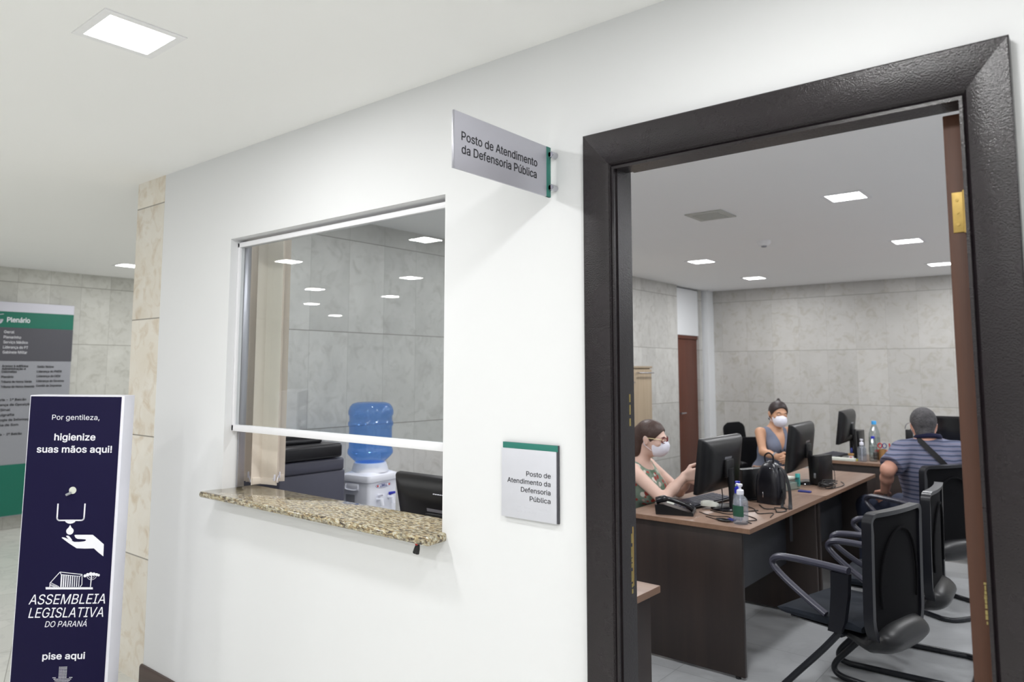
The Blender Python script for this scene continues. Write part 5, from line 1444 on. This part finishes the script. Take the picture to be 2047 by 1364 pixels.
def surface(D, ax, base, name, m, parent, smooth_it=2):
    """naive surface nets"""
    nx, ny, nz = D.shape
    ins = D < 0
    c = [ins[i:nx-1+i, j:ny-1+j, k:nz-1+k] for i in (0, 1) for j in (0, 1) for k in (0, 1)]
    cnt = sum(x.astype(np.int8) for x in c)
    act = (cnt > 0) & (cnt < 8)
    idx = np.full(act.shape, -1, np.int64); ii = np.argwhere(act); idx[act] = np.arange(len(ii))
    acc = np.zeros((len(ii), 3)); num = np.zeros(len(ii))
    for d in range(3):
        for a in (0, 1):
            for b in (0, 1):
                o0 = [0, 0, 0]; o = [q for q in range(3) if q != d]; o0[o[0]] = a; o0[o[1]] = b
                o1 = list(o0); o1[d] = 1
                v0 = D[ii[:, 0]+o0[0], ii[:, 1]+o0[1], ii[:, 2]+o0[2]]; v1 = D[ii[:, 0]+o1[0], ii[:, 1]+o1[1], ii[:, 2]+o1[2]]
                cr_ = (v0 < 0) != (v1 < 0); t = np.where(cr_, v0/np.where(cr_, v0-v1, 1), 0)
                p = np.tile(np.array(o0, float), (len(ii), 1)); p[:, d] += t
                acc[cr_] += p[cr_]; num[cr_] += 1
    V = ii+acc/num[:, None]
    h = [a[1]-a[0] for a in ax]
    V = V*np.array(h)+np.array([a[0] for a in ax])-np.array(base)
    quads = []
    for d in range(3):
        o = [q for q in range(3) if q != d]
        s0 = [slice(1, n-1) for n in (nx, ny, nz)]; s0[d] = slice(0, (nx, ny, nz)[d]-1); s1 = list(s0); s1[d] = slice(1, (nx, ny, nz)[d])
        A, B = ins[tuple(s0)], ins[tuple(s1)]
        for cond, flip in ((A & ~B, False), (~A & B, True)):
            e = np.argwhere(cond)+np.array([0 if q == d else 1 for q in range(3)])
            if len(e) == 0: continue
            def cell(da, db):
                q = e.copy(); q[:, o[0]] += da; q[:, o[1]] += db; return idx[q[:, 0], q[:, 1], q[:, 2]]
            quad = np.stack((cell(-1, -1), cell(0, -1), cell(0, 0), cell(-1, 0)), 1)
            if flip ^ (d == 1): quad = quad[:, ::-1]
            quads.append(quad)
    Q = np.concatenate(quads); Q = Q[(Q >= 0).all(1)]
    # relax
    for _ in range(smooth_it):
        S = np.zeros_like(V); C_ = np.zeros(len(V))
        for a in range(4):
            b = (a+1) % 4
            np.add.at(S, Q[:, a], V[Q[:, b]]); np.add.at(C_, Q[:, a], 1); np.add.at(S, Q[:, b], V[Q[:, a]]); np.add.at(C_, Q[:, b], 1)
        V = V*0.5+0.5*S/np.maximum(C_, 1)[:, None]
    me = bpy.data.meshes.new(name)
    me.from_pydata(V.tolist(), [], Q.tolist()); me.update()
    for p in me.polygons: p.use_smooth = True
    me.materials.append(M[m])
    o = bpy.data.objects.new(name, me); COL.objects.link(o); o.parent = parent
    return o

def axes(lo, hi, h): return [np.arange(l-0.03, q+0.03, h) for l, q in zip(lo, hi)]

def bearing(a): a = math.radians(a); return np.array([math.sin(a), math.cos(a), 0.0])

class Person:
    def __init__(s, label, base, face_az, skin, h=0.006):
        s.t = thing('person', label, 'person', base); s.base = base; s.skin = skin; s.h = h
        s.F = bearing(face_az); s.R = bearing(face_az+90); s.body = Field(); s.torso = Field(); s.legs = Field(); s.sleeves = Field()
    def build_body(s):
        lo, hi = s.body.bounds(); s.ax = axes(lo, hi, s.h); s.D = s.body.sample(s.ax)
        surface(s.D, s.ax, s.base, 'body', s.skin, s.t)
    def cloth(s, field, off, region, name, m, sm=3, h=None):
        lo, hi = field.bounds(); ax = axes(lo-off, hi+off, h or s.h); D = field.sample(ax, off)-off
        X, Y, Z = np.meshgrid(*ax, indexing='ij')
        if region is not None: D = np.maximum(D, region(X, Y, Z).astype(np.float32))
        return surface(D, ax, s.base, name, m, s.t, sm)
    def head(s, c, az, pitch=0.0, roll=0.0, sc=1.0):
        """head frame: right, forward, up"""
        R = Matrix.Rotation(-math.radians(az), 3, 'Z') @ Matrix.Rotation(math.radians(pitch), 3, 'X') @ Matrix.Rotation(math.radians(roll), 3, 'Y')
        s.HR = np.array([[R[i][j] for j in range(3)] for i in range(3)]); s.hc = np.array(c, float); s.sc = sc
    def hp(s, x, y, z): return s.hc+s.HR@(np.array([x, y, z])*s.sc)
    def he(s, F_, c, r, k=0.02): F_.ell(s.hp(*c), np.array(r)*s.sc, s.HR, k)
    def head_prims(s, F_, neck_base, nr=0.052):
        s.he(F_, (0, -0.012, 0.032), (0.074, 0.094, 0.084), 0.03)
        s.he(F_, (0, 0.022, -0.025), (0.062, 0.070, 0.075), 0.03)
        s.he(F_, (0, 0.045, -0.075), (0.040, 0.042, 0.034), 0.03)
        s.he(F_, (0, 0.082, 0.022), (0.050, 0.014, 0.010), 0.02)
        F_.cap(s.hp(0, 0.088, 0.010), s.hp(0, 0.108, -0.026), 0.008, 0.013, 0.012)
        for q in (-1, 1):
            s.he(F_, (q*0.042, 0.062, -0.022), (0.020, 0.020, 0.018), 0.02)
            s.he(F_, (q*0.034, 0.090, 0.004), (0.017, 0.010, 0.009), 0.006)
            s.he(F_, (q*0.077, -0.012, -0.008), (0.008, 0.019, 0.031), 0.008)
            s.he(F_, (q*0.082, -0.020, 0.004), (0.007, 0.014, 0.020), 0.006)
        s.he(F_, (0, 0.088, -0.052), (0.024, 0.010, 0.008), 0.008)
        F_.cap(s.hp(0, -0.030, -0.05), neck_base, nr, nr*1.08, 0.04)
    def part_field(s, F_, name, m, region=None, h=0.004, sm=1, noise=0.0):
        lo, hi = F_.bounds(); ax = axes(lo, hi, h); D = F_.sample(ax)
        if noise:
            X, Y, Z = np.meshgrid(*ax, indexing='ij')
            D = D+noise*(np.sin(X*310+2*np.sin(Z*150))*np.sin(Z*260+2*np.sin(Y*170))+0.7*np.sin(Y*420+X*190)*np.sin(Z*330)).astype(np.float32)
        if region is not None:
            X, Y, Z = np.meshgrid(*ax, indexing='ij'); q = np.stack((X, Y, Z), -1)-s.hc; q = (q@s.HR)/s.sc
            D = np.maximum(D, region(q[..., 0], q[..., 1], q[..., 2]).astype(np.float32))
        return surface(D, ax, s.base, name, m, s.t, sm)
    def tube(s, name, m, pts, r, seg=8, closed=False):
        P = [Vector(tuple(np.array(p)-np.array(s.base))) for p in pts]
        return MB().tube(P, r, seg, closed=closed).build(name, m, s.t)
    def eyes(s):
        for q in (-1, 1):
            MB().ell(tuple(s.hp(q*0.033, 0.0845, 0.004)-np.array(s.base)), (0.0125, 0.0118, 0.0095), seg=16, rings=10).build('eye', 'white_plastic', s.t)
            MB().ell(tuple(s.hp(q*0.033, 0.0925, 0.003)-np.array(s.base)), (0.0058, 0.0058, 0.0058), seg=12, rings=8).build('iris', 'eye_dark', s.t)
    def brows(s, m):
        for q in (-1, 1):
            s.tube('eyebrow', m, [s.hp(q*0.016, 0.0955, 0.024), s.hp(q*0.032, 0.093, 0.030), s.hp(q*0.050, 0.082, 0.025)], [0.0025, 0.0035, 0.002])
    def mask(s, n95=False):
        F_ = Field()
        s.he(F_, (0, 0.030, -0.028), (0.064, 0.074, 0.072), 0.02); s.he(F_, (0, 0.050, -0.075), (0.043, 0.046, 0.038), 0.03)
        s.he(F_, (0, 0.074, -0.046), (0.040, 0.052, 0.046), 0.03); F_.cap(s.hp(0, 0.092, 0.006), s.hp(0, 0.110, -0.022), 0.008, 0.012, 0.02)
        if n95: s.he(F_, (0, 0.085, -0.048), (0.044, 0.044, 0.044), 0.03)
        def reg(x, y, z): return np.maximum.reduce([z-0.000+np.abs(x)*0.28-0.004, -z-0.108+0*x, -(y-0.018-0.20*np.abs(z+0.03))])
        s.part_field(F_, 'face_mask', 'mask', reg, 0.004, 2)
        for q in (-1, 1):
            s.tube('mask_loop', 'mask', [s.hp(q*0.060, 0.030, -0.020), s.hp(q*0.079, 0.0, 0.018), s.hp(q*0.086, -0.028, 0.012), s.hp(q*0.080, -0.022, -0.036), s.hp(q*0.060, 0.026, -0.070)], 0.0016, 6)
    def hair(s, m, infl=0.011, extra=None, reg=None, noise=0.0):
        F_ = Field(); s.he(F_, (0, -0.014, 0.034), (0.074+infl, 0.094+infl, 0.084+infl), 0.02)
        if extra: extra(F_)
        def rg(x, y, z):
            a = 0.8*y-0.6*z-0.020-0.10*np.abs(x)
            return np.maximum.reduce([a, -z-0.075])
        s.part_field(F_, 'hair', m, reg or rg, 0.004, 1, noise)
    def hand(s, F_, w, f, th, n, curl=0.5, L=1.0):
        """w wrist, f finger direction, th thumb side, n = direction the palm faces"""
        f = np.array(f, float); f /= np.linalg.norm(f); n = np.array(n, float); n -= f*(n@f); n /= np.linalg.norm(n)
        t_ = np.cross(f, n); t_ = t_ if t_@np.array(th, float) > 0 else -t_
        w = np.array(w, float)
        for i, (o, lf) in enumerate(((0.030, 0.070), (0.010, 0.078), (-0.010, 0.072), (-0.029, 0.056))):
            kn = w+f*(0.082-0.004*abs(i-1))*L+t_*o*L
            F_.cap(w+t_*o*0.55, kn, 0.0135, 0.0105, 0.012)
            c1, c2 = curl*(0.8+0.1*i), curl*(1.7+0.15*i)
            d1_ = f*math.cos(c1)+n*math.sin(c1); d2_ = f*math.cos(c2)+n*math.sin(c2)
            m1 = kn+d1_*lf*0.5*L; F_.cap(kn, m1, 0.0098, 0.0088, 0.003); F_.cap(m1, m1+d2_*lf*0.5*L, 0.0088, 0.0072, 0.003)
        b = w+f*0.022+t_*0.022; m1 = b+(f*0.62+t_*0.70+n*0.30)*0.042; F_.cap(b, m1, 0.014, 0.0105, 0.012)
        F_.cap(m1, m1+(f*0.92+t_*0.12+n*0.35)*0.034, 0.0103, 0.0085, 0.003)
    def seat_legs(s, pelvis, spread, thigh, knee_z, az_leg, trous, shoe_len=0.24, toe_drop=0.0, tr=0.085):
        Fw, Rw = bearing(az_leg), bearing(az_leg+90); p = np.array(pelvis, float)
        for q in (-1, 1):
            hip = p+Rw*q*0.085; kn = hip+Fw*thigh+Rw*q*spread; kn[2] = knee_z
            an = kn+Fw*0.03; an[2] = 0.10
            for F_ in (s.body, s.legs):
                F_.cap(hip, kn, tr, tr*0.68, 0.04); F_.cap(kn, an, tr*0.66, tr*0.42, 0.03)
            heel = an+np.array([0, 0, -0.045]); toe = an+Fw*(shoe_len-0.07); toe[2] = 0.036; heel[2] = 0.045
            s.body.cap(an, heel, 0.036, 0.034, 0.02); s.body.cap(heel, toe, 0.034, 0.026, 0.02)
            G = Field(); G.cap(heel, toe, 0.040, 0.034, 0.02); G.cap(heel-Fw*0.012, heel+Fw*0.05, 0.040, 0.040, 0.02)
            lo, hi = G.bounds(); ax = axes(lo, hi, 0.006); D = G.sample(ax); X, Y, Z = np.meshgrid(*ax, indexing='ij'); D = np.maximum(D, (0.002-Z).astype(np.float32))
            surface(D, ax, s.base, 'shoe', 'shoe', s.t, 1)
        s.cloth(s.legs, 0.010, lambda X, Y, Z: 0.09-Z, 'trousers', trous)

V3 = lambda *a: np.array(a, float)
# --- woman with glasses at the nearest desk, in profile
w = Person('woman with glasses and face mask in a floral top, seated at the nearest desk', (-2.38, 2.29, 0.0), 82, 'skin1', 0.005)
F_, R_ = w.F, w.R; U_ = V3(0, 0, 1)
pel = V3(-2.41, 2.27, 0.55); neck = V3(-2.265, 2.292, 0.965)
w.head((-2.185, 2.300, 1.108), 80, -8, 0, 0.91)
w.head_prims(w.body, neck, 0.046)
for T in (w.body, w.torso):
    T.ell(pel+U_*0.03, (0.13, 0.16, 0.11), k=0.05)
    T.ell(pel*0.55+neck*0.45, (0.105, 0.135, 0.16), k=0.06)
    T.ell(neck+U_*-0.13+F_*0.01, (0.10, 0.145, 0.13), k=0.06)
    for q in (-1, 1):
        T.cap(neck-U_*0.03, neck+R_*q*0.13-U_*0.035, 0.042, 0.036, 0.04)
        T.ell(neck+F_*0.085+R_*q*0.07-U_*0.17, (0.055, 0.055, 0.06), k=0.04)
shR, shL = neck+R_*0.148+V3(0.012, 0.0, -0.035), neck-R_*0.15-U_*0.035
elR, wrR = V3(-2.035, 2.150, 0.778), V3(-1.968, 2.288, 0.900)
elL = V3(-2.10, 2.48, 0.78); wrL = V3(-1.985, 2.385, 0.880)
for a, b, c in ((shR, elR, wrR), (shL, elL, wrL)):
    w.body.cap(a, b, 0.042, 0.033, 0.03); w.body.cap(b, b*0.55+c*0.45, 0.034, 0.032, 0.02); w.body.cap(b*0.55+c*0.45, c, 0.034, 0.023, 0.02)
w.hand(w.body, wrR, (0.85, 0.25, 0.22), (0, 0.3, 1), (-0.1, 1, 0.1), 0.75, 0.92)
w.hand(w.body, wrL, (0.85, -0.15, -0.05), (0, -0.2, 1), (0.1, -1, 0.1), 0.7, 0.92)
w.seat_legs(pel-U_*0.0, 0.03, 0.40, 0.53, 84, 'trousers')
w.build_body()
def reg1(X, Y, Z):
    # sleeveless: open neck, open arm holes
    dn = 0.088-np.sqrt((X-neck[0]-0.02)**2+(Y-neck[1])**2+((Z-neck[2]-0.02)*0.9)**2)
    s_ = (X-neck[0])*R_[0]+(Y-neck[1])*R_[1]
    arm = np.abs(s_)-(0.118+np.clip(0.90-Z, 0, 0.2)*0.5)
    return np.maximum.reduce([dn, arm, 0.50-Z])
w.cloth(w.torso, 0.008, reg1, 'floral_top', 'floral')
def pony(F_2):
    F_2.cap(w.hp(0, -0.105, 0.030), w.hp(0, -0.135, 0.005), 0.030, 0.026, 0.02)
    F_2.cap(w.hp(0, -0.125, 0.005), w.hp(0.01, -0.112, -0.060), 0.032, 0.034, 0.02); F_2.cap(w.hp(0.02, -0.075, -0.01), w.hp(0.030, -0.090, -0.095), 0.046, 0.040, 0.02)
def rgp(x, y, z):
    a = 0.8*y-0.6*z-0.020-0.10*np.abs(x)
    return np.where(y < -0.035, -1.0, np.maximum(a, -z-0.075))
w.hair('hair1', 0.010, pony, rgp, 0.0006)
F2 = Field(); F2.cap(w.hp(0.02, -0.090, -0.06), w.hp(0.02, -0.100, -0.14), 0.036, 0.018, 0.02); w.part_field(F2, 'ponytail', 'hair1')
w.eyes(); w.brows('hair1'); w.mask()
for q in (-1, 1):
    ring = [w.hp(q*(0.033+0.025*math.cos(a)), 0.108-0.010*(1+math.cos(a)), 0.008+0.018*math.sin(a)) for a in [2*PI*k/18 for k in range(18)]]
    w.tube('glasses_rim', 'glasses', ring, 0.0026, 8, True)
    w.tube('glasses_temple', 'gold_temple', [w.hp(q*0.058, 0.090, 0.012), w.hp(q*0.074, 0.05, 0.012), w.hp(q*0.081, -0.012, 0.010)], 0.0024)
w.tube('glasses_bridge', 'glasses', [w.hp(-0.009, 0.109, 0.004), w.hp(0, 0.112, 0.006), w.hp(0.009, 0.109, 0.004)], 0.002)
w.tube('lanyard', 'lanyard', smooth_path([tuple(neck-F_*0.055+R_*0.0+U_*0.035), tuple(neck+R_*0.058+F_*0.01+U_*0.005), tuple(neck+F_*0.102+R_*0.050-U_*0.09), tuple(neck+F_*0.138-U_*0.18+R_*0.03), tuple(neck+F_*0.118-U_*0.30+R_*0.02)], 6), 0.004)

# --- woman in the grey top, farther back
w = Person('woman in a sleeveless grey top and white face mask, beside the middle monitor', (-2.52, 5.28, 0.0), 128, 'skin2', 0.0065)
F_, R_ = w.F, w.R
pel = V3(-2.56, 5.30, 0.55); neck = V3(-2.475, 5.225, 0.985)
w.head((-2.425, 5.215, 1.112), 138, -6, -7)
w.head_prims(w.body, neck, 0.045)
for T in (w.body, w.torso):
    T.ell(pel+U_*0.03, (0.15, 0.15, 0.11), k=0.05)
    T.ell(pel*0.55+neck*0.45, (0.12, 0.12, 0.17), k=0.06)
    T.ell(neck-U_*0.13+F_*0.01, (0.12, 0.12, 0.13), k=0.06)
    for q in (-1, 1):
        T.cap(neck-U_*0.03, neck+R_*q*0.13-U_*0.04, 0.042, 0.036, 0.04)
        T.ell(neck+F_*0.09+R_*q*0.065-U_*0.17, (0.055, 0.055, 0.06), k=0.04)
shR, shL = neck+R_*0.150-U_*0.038, neck-R_*0.150-U_*0.038
elR, wrR = V3(-2.50, 5.00, 0.778), V3(-2.355, 4.95, 0.748)
elL, wrL = V3(-2.27, 5.24, 0.765), V3(-2.265, 5.03, 0.745)
for a, b, c in ((shR, elR, wrR), (shL, elL, wrL)):
    w.body.cap(a, b, 0.044, 0.034, 0.03); w.body.cap(b, b*0.55+c*0.45, 0.035, 0.032, 0.02); w.body.cap(b*0.55+c*0.45, c, 0.032, 0.023, 0.02)
w.hand(w.body, wrR, (0.9, -0.1, -0.2), (0.3, 0.3, 1), (0.2, 1, 0.0), 0.45, 0.95)
w.hand(w.body, wrL, (-0.1, -0.9, -0.2), (-0.3, 0.3, 1), (-1, 0.1, -0.1), 0.45, 0.95)
w.seat_legs(pel, 0.03, 0.40, 0.53, 128, 'trousers')
w.build_body()
def reg2(X, Y, Z):
    s_ = (X-neck[0])*R_[0]+(Y-neck[1])*R_[1]; f_ = (X-neck[0])*F_[0]+(Y-neck[1])*F_[1]
    vneck = np.where(f_ > 0.0, np.minimum(Z-(neck[2]-0.205+np.abs(s_)*3.3), 0.5), -1)
    arm = np.abs(s_)-(0.112+np.clip(neck[2]-0.07-Z, 0, 0.2)*0.4)
    dn = 0.070-np.sqrt((X-neck[0])**2+(Y-neck[1])**2+(Z-neck[2]-0.02)**2)
    return np.maximum.reduce([vneck, arm, dn, 0.50-Z])
w.cloth(w.torso, 0.008, reg2, 'grey_top', 'grey_top')
def knot(F_2):
    F_2.ell(w.hp(0, -0.035, 0.128), (0.016, 0.016, 0.022), k=0.015); F_2.cap(w.hp(0.02, -0.09, 0.0), w.hp(0.03, -0.105, -0.06), 0.035, 0.014, 0.02)
def rgk(x, y, z):
    a = 0.8*y-0.6*z-0.016-0.10*np.abs(x)
    return np.where((z > 0.11) | (y < -0.08), -1.0, np.maximum(a, -z-0.075))
w.hair('hair2', 0.010, knot, rgk); w.eyes(); w.brows('hair2'); w.mask(True)
w.tube('lanyard', 'lanyard', smooth_path([tuple(neck+R_*0.055+U_*0.01), tuple(neck+R_*0.060+F_*0.08-U_*0.08), tuple(neck+R_*0.02+F_*0.150-U_*0.22), tuple(neck+F_*0.135-U_*0.34)], 6), 0.004)
w.tube('lanyard', 'lanyard', smooth_path([tuple(neck-R_*0.055+U_*0.01), tuple(neck-R_*0.060+F_*0.08-U_*0.08), tuple(neck-R_*0.005+F_*0.150-U_*0.22), tuple(neck+F_*0.135-U_*0.34)], 6), 0.004)
c_ = wrR*0.85+elR*0.15; ax_ = (wrR-elR)/np.linalg.norm(wrR-elR); a_ = np.cross(ax_, U_); a_ /= np.linalg.norm(a_); b_ = np.cross(ax_, a_)
w.tube('wristwatch', 'mug', [c_+(a_*math.cos(q)+b_*math.sin(q))*0.028 for q in [2*PI*k/16 for k in range(16)]], 0.0075, 8, True)

# --- man in a striped shirt, seen from behind
w = Person('grey haired man in a striped polo shirt, seated with his back to the door', (-0.98, 3.95, 0.0), -25, 'skin3', 0.006)
F_, R_ = w.F, w.R
pel = V3(-0.985, 3.965, 0.55); neck = V3(-0.972, 3.935, 1.050)
w.head((-0.998, 3.955, 1.150), -16, -5, 0, 0.94)
w.head_prims(w.body, neck-U_*0.02, 0.056)
for T in (w.body, w.torso):
    T.ell(pel+U_*0.04, (0.16, 0.14, 0.12), k=0.05)
    T.ell(pel*0.5+neck*0.5-U_*0.02, (0.165, 0.14, 0.20), k=0.06)
    T.ell(neck-U_*0.17, (0.175, 0.13, 0.14), k=0.07)
    for q in (-1, 1):
        T.cap(neck-U_*0.035, neck+R_*q*0.165-U_*0.070, 0.055, 0.054, 0.05)
shR, shL = neck+R_*0.185-U_*0.078, V3(-1.112, 3.860, 0.965)
elL, wrL = V3(-1.178, 3.70, 0.862), V3(-1.232, 3.845, 0.705)
elR, wrR = shR+R_*0.10+F_*0.02-U_*0.22, V3(-0.72, 4.28, 0.70)
for a, b, c in ((shR, elR, wrR), (shL, elL, wrL)):
    w.body.cap(a, b, 0.058, 0.044, 0.03); w.body.cap(b, b*0.6+c*0.4, 0.043, 0.040, 0.02); w.body.cap(b*0.6+c*0.4, c, 0.040, 0.029, 0.02)
    w.sleeves.cap(a, b, 0.066, 0.066, 0.03)
w.hand(w.body, wrL+V3(-0.005, 0.02, -0.012), (-0.55, 0.75, -0.18), (0.8, 0.5, 0), (0, 0, -1), 0.55, 1.05)
w.hand(w.body, wrR, (0.1, 1, -0.1), (-1, 0, 0), (0, 0, -1), 0.4, 1.05)
w.seat_legs(pel, 0.06, 0.43, 0.54, -52, 'jeans', tr=0.095)
w.build_body()
for P_ in w.sleeves.P: w.torso.P.append(P_)
def reg3(X, Y, Z):
    dn = 0.066-np.sqrt((X-w.hc[0])**2+(Y-w.hc[1]+0.02)**2)-np.clip(neck[2]-0.01-Z, 0, 1)*3
    def cut(e, a_):
        d_ = (e-a_)/np.linalg.norm(e-a_); e2 = a_+(e-a_)*0.80
        near = np.sqrt((X-e[0])**2+(Y-e[1])**2+(Z-e[2])**2)
        pl = (X-e2[0])*d_[0]+(Y-e2[1])*d_[1]+(Z-e2[2])*d_[2]
        return np.where(near < 0.125, pl, -1)
    return np.maximum.reduce([dn, 0.56-Z, cut(elR, shR), cut(elL, shL), Z-neck[2]-0.035])
w.cloth(w.torso, 0.013, reg3, 'polo_shirt', 'stripes', 3)
Fc = Field()
ringc = [neck+(R_*math.cos(q)*0.070+F_*math.sin(q)*0.068)+U_*(0.022-0.018*math.sin(q)) for q in [2*PI*k/20 for k in range(20)]]
w.tube('collar', 'navy_cloth', ringc, 0.017, 10, True)
def rgm(x, y, z):
    a = 0.8*y-0.6*z-0.022-0.22*np.abs(x)
    ear = 0.030-np.sqrt((np.abs(x)-0.085)**2+(y+0.006)**2+(z+0.016)**2)
    nz_ = 0.0022*np.sin(x*210+3*np.sin(z*90))*np.sin(z*170+2*np.sin(y*120))+0.0018*np.sin(y*260+x*90)
    return np.maximum.reduce([a+nz_, -z-0.112+0.3*np.abs(x), ear])
def tuft(F_2):
    w.he(F_2, (0, -0.050, -0.045), (0.062, 0.052, 0.060), 0.02)
w.hair('hair3', 0.013, tuft, rgm, 0.0017); w.eyes(); w.brows('hair3'); w.mask()
sp_ = []
for k, (r_, f_, u_) in enumerate(((-0.085, 0.085, -0.10), (-0.080, 0.035, 0.005), (-0.070, -0.045, 0.010), (-0.035, -0.115, -0.040), (0.010, -0.152, -0.095), (0.070, -0.168, -0.170), (0.120, -0.168, -0.250), (0.165, -0.135, -0.340), (0.195, -0.05, -0.42))):
    sp_.append(tuple(neck+R_*r_+F_*f_+U_*u_-np.array(w.base)))
MB().strip(smooth_path(sp_, 6), 0.034, 0.004, (R_[0]*0.6, R_[1]*0.6, 0.8)).build('shoulder_strap', 'strap', w.t)
